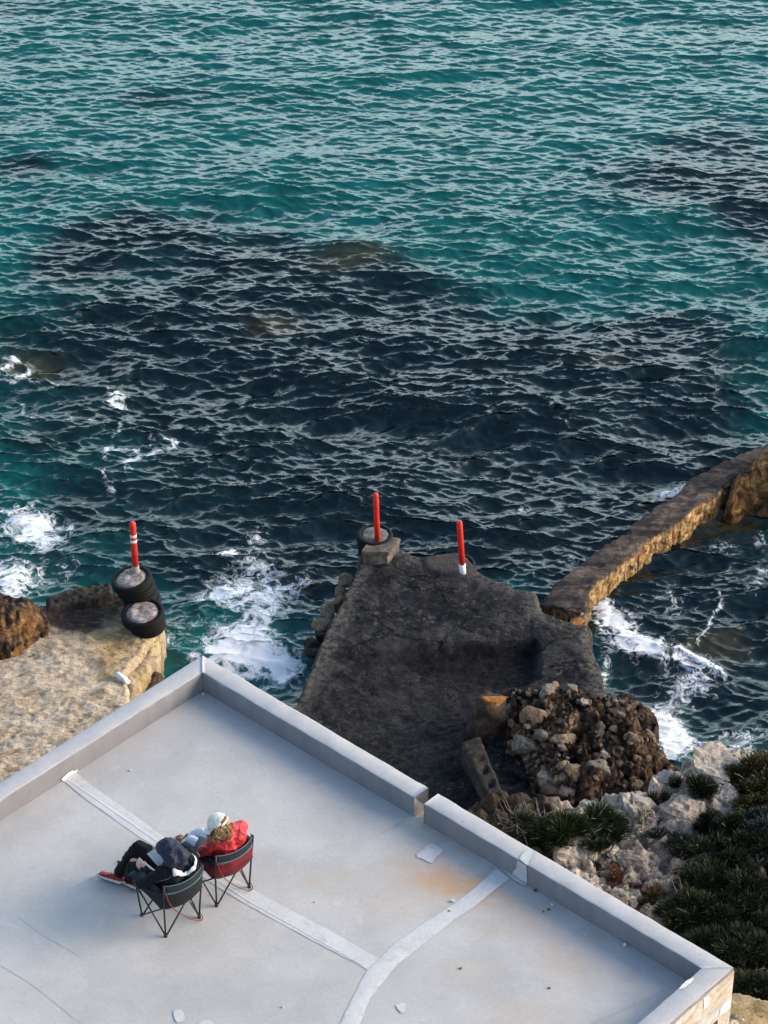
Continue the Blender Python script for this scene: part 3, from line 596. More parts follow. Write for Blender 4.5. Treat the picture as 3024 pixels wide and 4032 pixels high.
# ------------------------------------------------------------------ jetty, sea wall, ledge, mound, shore
k18 = 1.8228
def build_jetty():
    z = 0.6
    z3 = lambda L: zpoly(1100, 1900, 1.2762, L, z)
    poly = z3([(-60, 1230), (20, 1180), (85, 1100), (150, 960), (200, 830), (240, 720), (300, 620), (345, 530), (375, 470), (392, 405), (405, 330), (520, 300), (620, 338), (715, 372), (790, 360), (850, 352), (905, 356), (960, 392), (1005, 442), (1060, 480), (1180, 525), (1300, 552), (1312, 640),
               (1430, 692), (1500, 705), (1560, 720), (1545, 770), (1580, 850), (1605, 900), (1625, 960), (1640, 1030), (1620, 1120), (1500, 1300), (1350, 1600), (1200, 1850), (900, 1900), (500, 1700), (100, 1400)])
    rec = z3([(560, 850), (620, 830), (700, 812), (900, 802), (1000, 803), (1080, 818), (1150, 797), (1290, 790), (1312, 840), (1312, 985), (1250, 1010), (1100, 1260), (900, 1500), (500, 1500), (250, 1300), (140, 1130), (330, 960), (430, 890)])
    wet = z3([(560, 850), (700, 812), (1000, 803), (1290, 790), (1312, 985), (1080, 1010), (900, 975), (700, 940)])
    smooth_p = z3([(715, 380), (790, 362), (900, 356), (960, 395), (1000, 442), (960, 470), (900, 480), (820, 470), (740, 440)])
    c0 = P(1100 + 900 / 1.2762, 1900 + 870 / 1.2762, z)
    def top(X, Y, s):
        r = sdf(rec, X, Y) + 0.035 * fbm(X * 4, Y * 4, 3.1, 4)
        depth = 0.10 * sstep(-0.015, 0.03, r) * (.35 + .65 * sstep(-.9, .6, X))
        # the sunken bay is deepest under its back wall and to the right
        wd = sdf(wet, X, Y) + 0.03 * fbm(X * 4, Y * 4, 8.1, 3); depth = depth + 0.09 * sstep(-0.02, 0.10, wd)
        sm = sstep(0, 0.04, sdf(smooth_p, X, Y))
        rough = 0.05 * fbm(X * 5, Y * 5, .2, 5) + 0.035 * np.clip(fbm(X * 2.3, Y * 2.3, 7.2, 5, True) - .6, 0, 1) * -1.5 + 0.022 * fbm(X * 1.2, Y * 1.2, 4.2, 3) + 0.018 * np.clip(fbm(X * 11, Y * 11, 1.2, 3, True) - .45, 0, 1)
        return z - depth + rough * (1 - .8 * sm) + 0.03 * sm - 0.25 * sstep(0.0, -0.2, s)
    o = land('jetty', poly, top, M['jetty'], 0.03, 0.09, 0.035, 2.6, attrs={'wet': lambda X, Y, s: sstep(-0.05, 0.12, sdf(wet, X, Y) + 0.06 * fbm(X * 4, Y * 4, 8.1, 3)), 'new': lambda X, Y, s: sstep(-.02, 0.03, sdf(smooth_p, X, Y)),
             'low': lambda X, Y, s: sstep(-0.2, 0.3, sdf(rec, X, Y) + .25 * fbm(X * 1.7, Y * 1.7, 6.1, 4)), 'edge': lambda X, Y, s: sstep(0.30, 0.02, np.abs(s - .05))}, seed=1)
    tag(o, 'dark worn concrete jetty with a sunken wet bay, jutting into the sea', 'jetty')
    t = NT('jetty_concrete'); v = t.coord()
    n1 = t.noise(v, 1.5, 8, 0.72, 0.7); n2 = t.noise(v, 13, 6, 0.75, 0.4); n3 = t.noise(v, 38, 5, 0.7)
    c = t.ramp(n1, [(0.36, (0.006, 0.007, 0.010)), (0.48, (0.019, 0.020, 0.024)), (0.64, (0.062, 0.061, 0.060))])
    c = t.mix(t.math('MULTIPLY', t.ramp(n2, [(0.53, 0.0), (0.64, 0.7)]), t.ramp(t.noise(v, 2.1, 5, .7, .6), [(0.42, 0.05), (0.62, 1.0)])), c, (0.19, 0.175, 0.155))
    c = t.mix(0.75, c, t.ramp(n3, [(0.34, 0.22), (0.6, 1.15)]), 'MULTIPLY')
    ck = t.n('ShaderNodeTexVoronoi', feature='DISTANCE_TO_EDGE'); ck.inputs['Scale'].default_value = 0.75; wp = t.n('ShaderNodeVectorMath', operation='MULTIPLY_ADD'); nw = t.n('ShaderNodeTexNoise'); nw.inputs['Scale'].default_value = 3.0; nw.inputs['Detail'].default_value = 5; t.l(v, nw.inputs['Vector']); t.l(nw.outputs['Color'], wp.inputs[0]); wp.inputs[1].default_value = (.5, .5, 0); t.l(v, wp.inputs[2]); t.l(wp.outputs[0], ck.inputs['Vector'])
    c = t.mix(t.ramp(ck.outputs['Distance'], [(0.006, 0.85), (0.02, 0.0)]), c, (0.004, 0.004, 0.005))      # cracks between the pours
    c = t.mix(t.math('MULTIPLY', t.attr('edge'), t.ramp(n2, [(0.4, 0.1), (0.6, 0.75)])), c, (0.16, 0.147, 0.13))
    c = t.mix(t.math('MULTIPLY', t.attr('low'), t.ramp(t.noise(v, 1.1, 5, .65, .5), [(0.32, .95), (0.7, 0.2)])), c, t.ramp(n2, [(0.38, (0.004, 0.005, 0.008)), (0.66, (0.045, 0.043, 0.042))]))
    c = t.mix(t.math('MULTIPLY', t.attr('wet'), 0.85), c, t.ramp(n2, [(0.36, (0.003, 0.004, 0.006)), (0.66, (0.022, 0.021, 0.022))]))
    c = t.mix(t.math('MULTIPLY', t.attr('new'), 0.85), c, t.ramp(n2, [(0.35, (0.042, 0.038, 0.036)), (0.7, (0.10, 0.09, 0.082))]))
    t.base(c); t.rough(0.92); t.spec(0.10)
    t.bump(t.math('ADD', n2, t.math('MULTIPLY', n3, 0.5)), 1.0, 0.05)
    o.data.materials.clear(); o.data.materials.append(t.m)
    return z
JZ = build_jetty()

def build_sea_wall():
    z = 0.42
    r8 = lambda L: zpoly(2300, 1700, 2.2914, L, z)
    far = [(-419, 1560), (-300, 1410), (-150, 1265), (0, 1150), (210, 1000), (270, 950), (405, 912), (378, 880), (440, 820), (540, 745), (620, 690), (700, 625), (800, 592), (860, 510), (930, 432), (1040, 368), (1150, 320), (1330, 232), (1480, 160), (1659, 100), (1950, -60)]
    near = [(2000, 180), (1800, 240), (1659, 275), (1530, 295), (1430, 372), (1300, 450), (1200, 560), (1000, 690), (850, 830), (640, 940), (400, 1130), (230, 1270), (50, 1430), (34, 1550), (-20, 1640), (-200, 1610)]
    def top(X, Y, s):
        al = (X * .656 + Y * .755); ac = (-X * .755 + Y * .656); return z + 0.04 * fbm(X * 2.2, Y * 2.2, .9, 5) + 0.05 * (fbm(al * 1.3, ac * 5, .9, 5, True) - .55)
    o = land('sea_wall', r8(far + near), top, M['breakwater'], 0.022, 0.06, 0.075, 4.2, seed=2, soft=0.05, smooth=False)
    tag(o, 'long low concrete sea wall with a weathered flank painted sunlit gold, running out from the jetty', 'sea wall')
    t = NT('sea_wall_concrete'); v = t.coord()
    n1 = t.noise(v, 2.2, 8, 0.72, 0.6); n2 = t.noise(v, 9, 7, 0.72, 0.6); n3 = t.noise(v, 34, 5, 0.7)
    c = t.ramp(n1, [(0.34, (0.026, 0.021, 0.021)), (0.48, (0.075, 0.058, 0.05)), (0.62, (0.165, 0.12, 0.092)), (0.75, (0.24, 0.185, 0.135))])
    c = t.mix(0.6, c, t.ramp(n2, [(0.36, 0.25), (0.6, 1.1)]), 'MULTIPLY')
    lg = t.noise(t.coord((.45, 2.6, 1), R(-49)), 3.0, 7, 0.7, 0.8); c = t.mix(t.ramp(lg, [(0.40, 0.9), (0.52, 0.0)]), c, (0.014, 0.011, 0.012)); c = t.mix(t.ramp(lg, [(0.58, 0.0), (0.68, 0.6)]), c, (0.27, 0.19, 0.13))
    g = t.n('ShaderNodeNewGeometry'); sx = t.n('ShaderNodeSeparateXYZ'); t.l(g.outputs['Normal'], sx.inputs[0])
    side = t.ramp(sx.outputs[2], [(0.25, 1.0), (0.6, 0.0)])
    gold = t.ramp(n2, [(0.37, (0.02, 0.011, 0.008)), (0.46, (0.16, 0.085, 0.03)), (0.55, (0.40, 0.255, 0.105)), (0.66, (0.66, 0.52, 0.30))])  # low sun's gold on the flank put into its colour
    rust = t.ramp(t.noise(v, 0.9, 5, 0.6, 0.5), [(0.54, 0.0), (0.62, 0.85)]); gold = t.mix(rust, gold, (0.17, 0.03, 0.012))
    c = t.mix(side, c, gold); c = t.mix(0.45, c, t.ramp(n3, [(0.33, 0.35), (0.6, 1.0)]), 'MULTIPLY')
    t.base(c); t.rough(0.85); t.spec(0.2); t.bump(t.math('ADD', n2, t.math('MULTIPLY', n3, 0.5)), 0.9, 0.03)
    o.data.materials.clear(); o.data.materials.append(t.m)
    # brown cliff where the wall meets the far shore
    r8b = lambda L, zz: zpoly(2300, 1700, 2.2914, L, zz)
    def top2(X, Y, s): return 0.35 + 0.55 * sstep(0, 0.45, s) + 0.16 * fbm(X * 3.2, Y * 3.2, 3.3, 5) + 0.10 * fbm(X * 7, Y * 7, 1.3, 4, True) * sstep(0, .15, s)
    o = land('shore_rock', r8b([(1300, 560), (1370, 470), (1450, 400), (1540, 330), (1659, 300), (1950, 250), (1990, 560), (1800, 690), (1659, 650), (1560, 640), (1450, 650), (1330, 690), (1270, 650)], .25), top2, M['orange_rock'], 0.025, 0.08, 0.10, 3, seed=5)
    t = NT('brown_cliff'); v = t.coord(); n1 = t.noise(v, 4, 8, 0.72, 0.6); n2 = t.noise(v, 24, 6, 0.7)
    c = t.ramp(n1, [(0.34, (0.02, 0.013, 0.01)), (0.47, (0.11, 0.055, 0.025)), (0.58, (0.34, 0.18, 0.065)), (0.7, (0.52, 0.34, 0.16))])
    c = t.mix(0.65, c, t.ramp(n2, [(0.34, 0.25), (0.6, 1.1)]), 'MULTIPLY'); t.base(c); t.rough(0.9); t.spec(0.15); t.bump(t.math('ADD', n1, t.math('MULTIPLY', n2, 0.5)), 1.0, 0.05)
    o.data.materials.clear(); o.data.materials.append(t.m)
    tag(o, 'rough brown and orange rock where the sea wall meets the right edge of the photo', 'rock')
build_sea_wall()

def build_ledge():
    z = 0.60
    r7 = lambda L, zz=z: zpoly(0, 2300, 2.37, L, zz)
    poly = r7([(-900, 260), (-300, 230), (100, 200), (440, 190), (620, 120), (760, 105), (900, 80), (1020, 70), (1120, 60), (1300, 80), (1420, 130), (1500, 230), (1500, 330), (1480, 410), (1410, 470), (1340, 600), (1200, 770), (1140, 840), (1190, 960), (1180, 1060), (1250, 1130), (1100, 1500), (600, 1900), (0, 2300), (-900, 2300)])
    dkp = r7([(420, 150), (760, 90), (1080, 60), (1160, 150), (1120, 270), (960, 330), (900, 420), (820, 470), (720, 440), (600, 440), (500, 400), (430, 330)])
    gol = r7([(760, 480), (1000, 330), (1160, 330), (1400, 470), (1340, 600), (1200, 780), (1000, 880), (900, 760), (820, 620)])
    def top(X, Y, s):
        rb = sdf(dkp, X, Y)
        st = sstep(25.8, 28.5, Y)
        lay = 0.09 * fbm(X * .9, Y * 2.2, .5, 5) + 0.14 * (fbm(X * 2.2, Y * 5, 2.5, 5, True) - .5) * (1.2 - .9 * st) + 0.03 * (fbm(X * 6, Y * 9, 5.5, 4, True) - .5) + 0.02 * fbm(X * 11, Y * 14, 6.5, 4)
        gully = -0.09 * np.clip(fbm(X * 1.1, Y * 2.4, 12.5, 4, True) - .62, 0, 1) * 3 * (1 - st)
        return z + lay + gully - 0.03 * sstep(0, .15, rb) + 0.12 * (1 - st) * 0.6
    o = land('rock_ledge', poly, top, M['ledge'], 0.024, 0.10, 0.06, 2.8, smooth=False, attrs={'alga': lambda X, Y, s: sstep(-0.24, 0.02, sdf(dkp, X, Y) + .22 * fbm(X * 2.4, Y * 2.4, 2.2, 4)), 'gold': lambda X, Y, s: sstep(-0.25, 0.35, sdf(gol, X, Y) + .2 * fbm(X * 2, Y * 2, 5.2, 4)) + sstep(.15, 0, np.abs(s)) * sstep(-.9, -.2, X + 2.7)}, seed=3)
    structure(o)
    t = NT('ledge_limestone'); v = t.coord(); vs_ = t.coord((1, 1.9, 1))
    n1 = t.noise(vs_, 2.0, 9, 0.74, 0.8); n2 = t.noise(vs_, 9, 7, 0.75, 0.7); n3 = t.noise(v, 36, 5, 0.7)
    c = t.ramp(n1, [(0.28, (0.27, 0.185, 0.115)), (0.42, (0.54, 0.42, 0.29)), (0.58, (0.66, 0.55, 0.41)), (0.74, (0.74, 0.66, 0.54))])
    gl = t.ramp(n1, [(0.3, (0.26, 0.15, 0.045)), (0.5, (0.47, 0.32, 0.125)), (0.7, (0.62, 0.47, 0.23))])
    c = t.mix(t.math('MULTIPLY', t.attr('gold'), 0.8, None, True), c, gl)  # gold rock tone, plus sunlit warmth painted along the right edge
    c = t.mix(t.ramp(t.noise(v, 1.4, 4, .6, .4), [(0.35, 0.35), (0.65, 0.95)]), c, t.ramp(n2, [(0.36, 0.14), (0.46, 0.75), (0.60, 1.1)]), 'MULTIPLY')
    c = t.mix(t.ramp(t.noise(t.coord((.5, 2.2, 1)), 3.0, 6, .7, 1.2), [(0.60, 0.0), (0.68, 0.8)]), c, (0.075, 0.05, 0.035))
    c = t.mix(t.math('MULTIPLY', t.attr('alga'), 0.93, None, True), c, t.ramp(n2, [(0.33, (0.012, 0.009, 0.009)), (0.55, (0.042, 0.031, 0.026)), (0.68, (0.14, 0.105, 0.075))]))
    c = t.mix(0.6, c, t.ramp(n3, [(0.34, 0.3), (0.58, 1.1)]), 'MULTIPLY')
    t.base(c); t.rough(0.93); t.spec(0.12); t.bump(t.math('ADD', n2, t.math('MULTIPLY', n3, 0.5)), 1.0, 0.035)
    o.data.materials.clear(); o.data.materials.append(t.m)
    # rim of rubble masonry along the seaward edge
    def top_r(X, Y, s): return 0.66 + 0.04 * fbm(X * 4, Y * 4, 3.3, 4) + 0.05 * fbm(X * 9, Y * 9, 1, 3, True)
    o = land('low_wall', r7([(430, 130), (600, 85), (760, 45), (900, 20), (1030, 0), (1060, 110), (900, 160), (700, 205), (560, 235), (445, 260)], .64), top_r, M['dark_rock'], 0.022, 0.05, 0.05, 4, seed=6)
    tag(o, 'low dark rim of crusted masonry along the seaward edge of the sandy ledge', 'low wall')
    # dark boulder at the far left
    def top_b(X, Y, s): return 0.60 + 0.42 * sstep(0, .35, s) + 0.14 * fbm(X * 3.3, Y * 3.3, 3.3, 5) + 0.09 * fbm(X * 8, Y * 8, 1, 4, True)
    o = land('boulder', r7([(-700, 160), (-200, 130), (0, 150), (200, 180), (330, 190), (440, 210), (470, 330), (450, 430), (330, 500), (190, 580), (100, 630), (0, 640), (-300, 680), (-700, 700)], .7), top_b, M['dark_rock'], 0.022, 0.09, 0.06, 3, seed=7)
    t = NT('boulder_crust'); v = t.coord(); n2 = t.noise(v, 9, 7, 0.74, 0.6); n3 = t.noise(v, 30, 5, 0.7)
    c = t.ramp(n2, [(0.34, (0.012, 0.009, 0.008)), (0.5, (0.06, 0.04, 0.028)), (0.64, (0.20, 0.14, 0.09))])
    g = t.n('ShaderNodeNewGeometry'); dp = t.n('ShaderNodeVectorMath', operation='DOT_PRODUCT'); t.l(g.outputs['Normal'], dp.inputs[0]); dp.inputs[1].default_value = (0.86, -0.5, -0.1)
    mk = t.ramp(dp.outputs['Value'], [(0.58, 0.0), (0.88, 0.6)])                # the flank facing the ledge turns orange
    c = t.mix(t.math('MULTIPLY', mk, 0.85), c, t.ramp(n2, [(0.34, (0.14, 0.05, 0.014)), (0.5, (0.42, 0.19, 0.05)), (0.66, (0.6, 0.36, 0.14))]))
    c = t.mix(0.6, c, t.ramp(n3, [(0.34, 0.3), (0.6, 1.1)]), 'MULTIPLY'); t.base(c); t.rough(0.9); t.spec(0.15); t.bump(t.math('ADD', n2, n3), 1.0, 0.04)
    o.data.materials.clear(); o.data.materials.append(t.m)
    tag(o, 'dark crusted boulder with an orange flank at the left edge of the sandy ledge', 'boulder')
    # pale flat scrap lying at the foot of the ledge
    bm = bmesh.new(); bmesh.ops.create_cube(bm, size=1)
    a, b = P(1085 / 2.37, 2300 + 862 / 2.37, .58), P(1205 / 2.37, 2300 + 945 / 2.37, .58)
    L = (b - a).length
    bmesh.ops.scale(bm, vec=(L, .10, .05), verts=bm.verts); bmesh.ops.bevel(bm, geom=bm.edges[:], offset=.018, segments=2, affect='EDGES')
    bmesh.ops.subdivide_edges(bm, edges=bm.edges[:], cuts=2)
    for vv in bm.verts: vv.co += Vector((0, 1, 1)) * 0.02 * float(perlin(vv.co.x * 9, vv.co.y * 20, 2.2)); vv.co.y *= 1.0 - 0.5 * (vv.co.x / L) ** 2
    o = from_bm('driftwood', bm, M['white_patch'], None, True); o.location = (a + b) / 2 + Vector((0, 0, 0.05)); o.rotation_euler = (0.1, 0.12, math.atan2(b.y - a.y, b.x - a.x))
    tag(o, 'bleached white plank scrap lying where the sandy ledge drops to the water', 'driftwood')
    # wet tan shelf at the foot of the ledge
    def top_s(X, Y, s): return 0.42 - 0.28 * sstep(-3.45, -2.9, X) + 0.06 * sstep(0, .2, s) + 0.05 * fbm(X * 5, Y * 5, 2.2, 5) + 0.03 * fbm(X * 12, Y * 12, 2.2, 3, True)
    o = land('shelf_rock', r7([(1480, 480), (1500, 620), (1480, 700), (1400, 740), (1410, 800), (1300, 880), (1310, 960), (1330, 1000), (1280, 1100), (1150, 1120), (1120, 850), (1210, 790), (1340, 620), (1430, 480)], .43), top_s, M['ledge'], 0.022, 0.06, 0.05, 4, seed=8)
    tag(o, 'low wet tan rock shelf just above the water below the sandy ledge', 'rock')
    o = land('shelf_rock', r7([(1400, 800), (1500, 790), (1520, 850), (1500, 900), (1430, 960), (1340, 1010), (1300, 960), (1320, 890)], .2), lambda X, Y, s: 0.16 + .14 * sstep(0, .15, s) + .06 * fbm(X * 6, Y * 6, 3, 4), M['mound'], 0.022, 0.06, 0.05, 4, seed=9)
    tag(o, 'small wet brown rock in the water tucked behind the roof corner', 'rock')
build_ledge()

# ------------------------------------------------------------------ rubble mound and the white limestone shore
r6 = lambda u, v, z: P(1850 + u / 1.9518, 2600 + v / 1.9518, z)
MPOLY = [r6(u, v, z) for u, v, z in [(75, 560, .5), (150, 330, .6), (215, 190, .6), (265, 115, .65), (350, 100, .65), (430, 140, .65), (540, 135, .6), (700, 170, .55), (860, 210, .5), (940, 260, .4), (965, 330, .35), (1060, 330, .3), (1220, 330, .25), (1320, 400, .25), (1400, 480, .2), (1450, 540, .2), (1415, 640, .2),
        (1430, 710, .2), (1530, 830, .2), (1600, 880, .2), (1560, 1010, .3), (1360, 1180, .5), (1000, 1300, .6), (600, 1330, .6), (330, 1250, .6), (330, 1000, .6), (260, 860, .6), (150, 760, .6)]]
def mound_z(X, Y, s):
    return 0.42 + 0.50 * sstep(0, 0.7, s) + 0.14 * sstep(.3, 1.0, s) * (0.6 + fbm(X * .9, Y * .9, 1.1, 2)) + 0.22 * fbm(X * 2.2, Y * 2.2, 5.5, 5) + 0.36 * (fbm(X * 4.6, Y * 4.6, 1.5, 5, True) - .6) * sstep(0, .2, s)
def mz(x, y):
    X, Y = np.array([[x]]), np.array([[y]]); return float(mound_z(X, Y, sdf(MPOLY, X, Y))[0, 0])
o = land('rubble_mound', MPOLY, mound_z, M['mound'], 0.022, 0.08, 0.07, 2.6, seed=11, smooth=False)
structure(o)

r5 = lambda u, v, z: P(2000 + u / 1.620, 2900 + v / 1.620, z)
SPOLY = [r5(u, v, z) for u, v, z in [(-250, 560, .7), (-60, 500, .8), (120, 470, .85), (330, 500, .9), (480, 480, .9), (640, 440, .95), (720, 460, .95), (800, 400, 1.0), (890, 370, 1.0), (905, 320, 1.0), (1000, 260, 1.0), (1100, 262, 1.0), (1115, 220, 1.0), (1200, 165, 1.0), (1320, 160, 1.0), (1430, 130, 1.0), (1560, 155, 1.0), (1660, 140, 1.0), (2200, 90, 1.0), (2700, 900, 1.2), (2700, 2400, 1.5), (1000, 2600, 1.5), (300, 2000, 1.5), (-300, 1200, 1.2)]]
RWP = AB(0, 0)
def shore_z(X, Y, s):
    away = -((X - RWP.x) * A2.x + (Y - RWP.y) * A2.y)              # metres out from the long parapet
    base = 1.0 + 1.0 * sstep(3.2, 0.2, away) * sstep(23.9, 22.0, Y - .25 * X + .4)
    f1, f2 = worley(X * 1.9 + .3 * fbm(X * 3, Y * 3, .5, 2), Y * 2.3 + .3 * fbm(X * 3, Y * 3, 8.5, 2), 5)
    g1, g2 = worley(X * 5.3, Y * 6.1, 6)
    return base + 0.18 * (0.55 - f1) * 1.2 + 0.12 * sstep(0, .25, f2) - .08 + 0.12 * (0.5 - g1) + 0.20 * (fbm(X * 4, Y * 5, 3.1, 5, True) - .5) + .04 + 0.14 * fbm(X * .8, Y * .8, 2.1, 3)
def sz(x, y):
    X, Y = np.array([[x]]), np.array([[y]]); return float(shore_z(X, Y, sdf(SPOLY, X, Y))[0, 0])
def on_shore(u, v):              # where the sight line through a photo point meets the shore
    z = 1.4
    for _ in range(8):
        p = r5(u, v, z); z = .5 * z + .5 * sz(p.x, p.y)
    return r5(u, v, z)
def on_mound(u, v):
    z = 1.0
    for _ in range(8):
        p = r6(u, v, z); z = .5 * z + .5 * mz(p.x, p.y)
    return r6(u, v, z)
o = land('shore_ground', SPOLY, shore_z, M['white_rock'], 0.022, 0.10, 0.10, 2.6, seed=12, smooth=False,
         attrs={'soil': lambda X, Y, s: sstep(-.05, .22, sdf([r5(u, v, z_) for u, v, z_ in [(-500, 100, .8), (200, 160, .8), (330, 330, .85), (350, 470, 1.1), (560, 570, 1.3), (640, 640, 1.3), (520, 700, 1.4), (400, 700, 1.4), (330, 800, 1.4), (-250, 800, 1.3)]], X, Y)) + sstep(-.05, .3, sdf([r5(u, v, 1.5) for u, v in [(1180, 600), (1660, 560), (2300, 500), (2300, 1700), (1450, 1700), (1250, 1500), (900, 1200), (1080, 980), (1060, 760)]], X, Y)) * .9 + sstep(-.2, .3, sdf([r5(u, v, 1.1) for u, v in [(1460, 200), (1660, 150), (2000, 200), (2000, 560), (1450, 560)]], X, Y)) * .8})
structure(o)
t = NT('pitted_limestone'); v = t.coord(); n1 = t.noise(v, 5, 9, 0.75, 0.7); n2 = t.noise(v, 16, 7, 0.74, 0.6); n3 = t.noise(v, 42, 5, 0.7)
c = t.ramp(n1, [(0.30, (0.32, 0.25, 0.195)), (0.45, (0.60, 0.51, 0.42)), (0.6, (0.74, 0.66, 0.56)), (0.75, (0.82, 0.76, 0.67))])
tan_ = t.noise(v, 1.6, 4, 0.6, 0.4); c = t.mix(t.ramp(tan_, [(0.52, 0.0), (0.66, 0.6)]), c, (0.44, 0.31, 0.20))
c = t.mix(0.85, c, t.ramp(n2, [(0.36, 0.10), (0.44, 0.72), (0.58, 1.1)]), 'MULTIPLY'); c = t.mix(0.5, c, t.ramp(n3, [(0.34, 0.3), (0.58, 1.1)]), 'MULTIPLY')
c = t.mix(t.math('MULTIPLY', t.attr('soil'), 0.95, None, True), c, t.ramp(n2, [(0.35, (0.018, 0.014, 0.010)), (0.6, (0.07, 0.052, 0.036))]))
t.base(c); t.rough(0.95); t.spec(0.1); t.bump(t.math('ADD', n2, t.math('MULTIPLY', n3, 0.6)), 1.0, 0.04)
o.data.materials.clear(); o.data.materials.append(t.m)
# bare earth by the foot of the end wall
def top_e(X, Y, s): return 1.72 + 0.05 * fbm(X * 3, Y * 3, 2.2, 5)
o = land('earth_path', [r5(u, v, 1.6) for u, v in [(1300, 1720), (1440, 1660), (1560, 1690), (1700, 1740), (2000, 1800), (2000, 2500), (1200, 2500)]], top_e, M['ledge'], 0.03, 0.2, 0.06, 3, seed=14, floor=1.2)
structure(o)

# loose stones ------------------------------------------------------
def stone_mesh(name, seed, mat, sub=3, flat=0.75, rough=0.20):
    bm = bmesh.new(); bmesh.ops.create_icosphere(bm, subdivisions=sub, radius=1)
    V = np.array([v.co for v in bm.verts]); rng = np.random.default_rng(seed)
    for _ in range(16):                                  # knock flats off the ball so that it breaks like rock
        n = rng.normal(size=3); n /= np.linalg.norm(n); d = V @ n; lim = rng.uniform(.50, .86)
        V = V - np.where(d > lim, d - lim, 0)[:, None] * n * .92
    off = seed * 3.1
    V *= (1 + rough * fbm(V[:, 0] * 1.6 + off, V[:, 1] * 1.6, V[:, 2] * 1.6, 4) + .5 * rough * fbm(V[:, 0] * 5 + off, V[:, 1] * 5, V[:, 2] * 5, 4, True))[:, None]
    V *= np.array([1.0, rng.uniform(.65, .95), flat * rng.uniform(.7, 1.1)])
    for v, c_ in zip(bm.verts, V): v.co = c_
    me = bpy.data.meshes.new(name); bm.to_mesh(me); bm.free()
    me.materials.append(mat); return me
MEA = [stone_mesh('stone', i, M['stone_a']) for i in range(6)]; MEB = [stone_mesh('stone', 20 + i, M['stone_b']) for i in range(5)]
MEW = [stone_mesh('stone', 40 + i, M['white_rock'], 4, .8, .62) for i in range(6)]; MED = [stone_mesh('stone', 60 + i, M['dark_rock']) for i in range(4)]
def stone(me, loc, r, label, group=None, name='stone', cat='stone', tilt=.4):
    o = bpy.data.objects.new(name, me); COL.objects.link(o); o.location = loc; o.scale = (r, r, r)
    o.rotation_euler = (random.uniform(-tilt, tilt), random.uniform(-tilt, tilt), random.uniform(0, 6.28)); return tag(o, label, cat, group)
big = [(490, 425, .17, MEB, 'tan angular boulder near the top of the rubble mound'), (430, 640, .26, MEA, 'largest pale grey boulder halfway down the rubble mound'), (550, 580, .15, MEA, 'upright flat grey boulder right of the largest boulder on the mound'),
       (810, 865, .17, MEB, 'rounded brown boulder low on the seaward half of the mound'), (710, 810, .12, MEB, 'flat tan stone just above the rounded brown boulder'), (590, 915, .19, MEA, 'broad grey boulder in the lowest row of the mound'),
       (700, 905, .14, MEA, 'pale flat boulder beside the broad grey boulder'), (630, 1005, .16, MED, 'dark round boulder at the bottom of the mound, the left one of a pair'), (745, 1000, .16, MEA, 'grey round boulder at the bottom of the mound, the right one of a pair'),
       (255, 490, .12, MEA, 'grey round stone on the shaded left flank of the mound'), (290, 385, .10, MEA, 'pale pointed stone near the rusty stump'), (600, 250, .17, MEA, 'pale ragged boulder at the crest of the mound'), (875, 330, .07, MEW, 'small almost white stone on the brown slope'),
       (1000, 520, .11, MEA, 'grey stone alone on the brown slope facing the cove'), (1050, 745, .13, MEW, 'pale chipped boulder above the dark gully'), (730, 620, .20, MEB, 'pinkish ragged boulder in the middle of the mound'), (1000, 820, .20, MEA, 'long pale boulder at the lip of the dark gully'),
       (1250, 590, .11, MEB, 'brown stone near the water end of the mound'), (1100, 320, .09, MEW, 'pale slab on the seaward rim of the mound'), (560, 1110, .12, MEA, 'smooth grey stone just above the grass tussock')]
for u, v, r, ms, lab in big:
    p = on_mound(u, v); stone(random.choice(ms), p + Vector((0, 0, -r * .05)), r * 1.1, lab, name='boulder', cat='boulder')
spots = []
tries = 0
while len(spots) < 250 and tries < 9000:
    tries += 1
    u, v = random.uniform(110, 1420), random.uniform(130, 1120)
    left = u < 760
    if not left and random.random() < .35: continue
    p = on_mound(u, v); X, Y = np.array([[p.x]]), np.array([[p.y]])
    if sdf(MPOLY, X, Y)[0, 0] < .08: continue
    r = random.choice((.03, .035, .045, .055, .07, .10)) * random.uniform(.8, 1.25)
    if any((p - q).length < (r + rr) * .8 for q, rr in spots): continue
    spots.append((p, r)); ms = random.choice((MEA, MEA, MEB)) if left else random.choice((MEB, MED, MED, MEA))
    stone(random.choice(ms), p + Vector((0, 0, -r * .1)), r * 1.15, 'small rubble stone heaped on the brown mound beside the jetty', 'rubble stones on the mound')
# lumps of white limestone standing out of the shore
wl = [(400, 740, .34, 'pale jagged limestone lump right beside the long parapet'), (480, 700, .20, 'pointed limestone tip leaning beside the jagged lump'), (690, 440, .19, 'rounded white limestone knob behind the grass tussock'), (560, 480, .20, 'long low white limestone bar behind the grass tussock'), (430, 480, .16, 'left end of the white limestone bar, a low separate lump'),
      (800, 420, .24, 'grey white limestone hump overgrown by dry twigs'), (1010, 300, .30, 'white limestone bluff above the dark gully'), (1300, 200, .34, 'broad white limestone crag at the water edge'), (1480, 165, .24, 'sunlit limestone crest at the water edge beside the green bush'), (1150, 440, .30, 'smooth white limestone whaleback in the middle of the outcrop'),
      (1230, 470, .16, 'small white limestone knob on the whaleback'), (1370, 400, .28, 'ribbed grey limestone shelf below the crag'), (1380, 300, .26, 'pitted limestone step between crag and shelf'), (850, 640, .20, 'limestone lump at the head of the pale scree'), (780, 760, .18, 'white limestone block in the middle of the pale scree'), (990, 740, .13, 'pale cube-like limestone block at the edge of the dark bush'),
      (640, 780, .15, 'limestone lump half covered by a grey green cushion plant')]
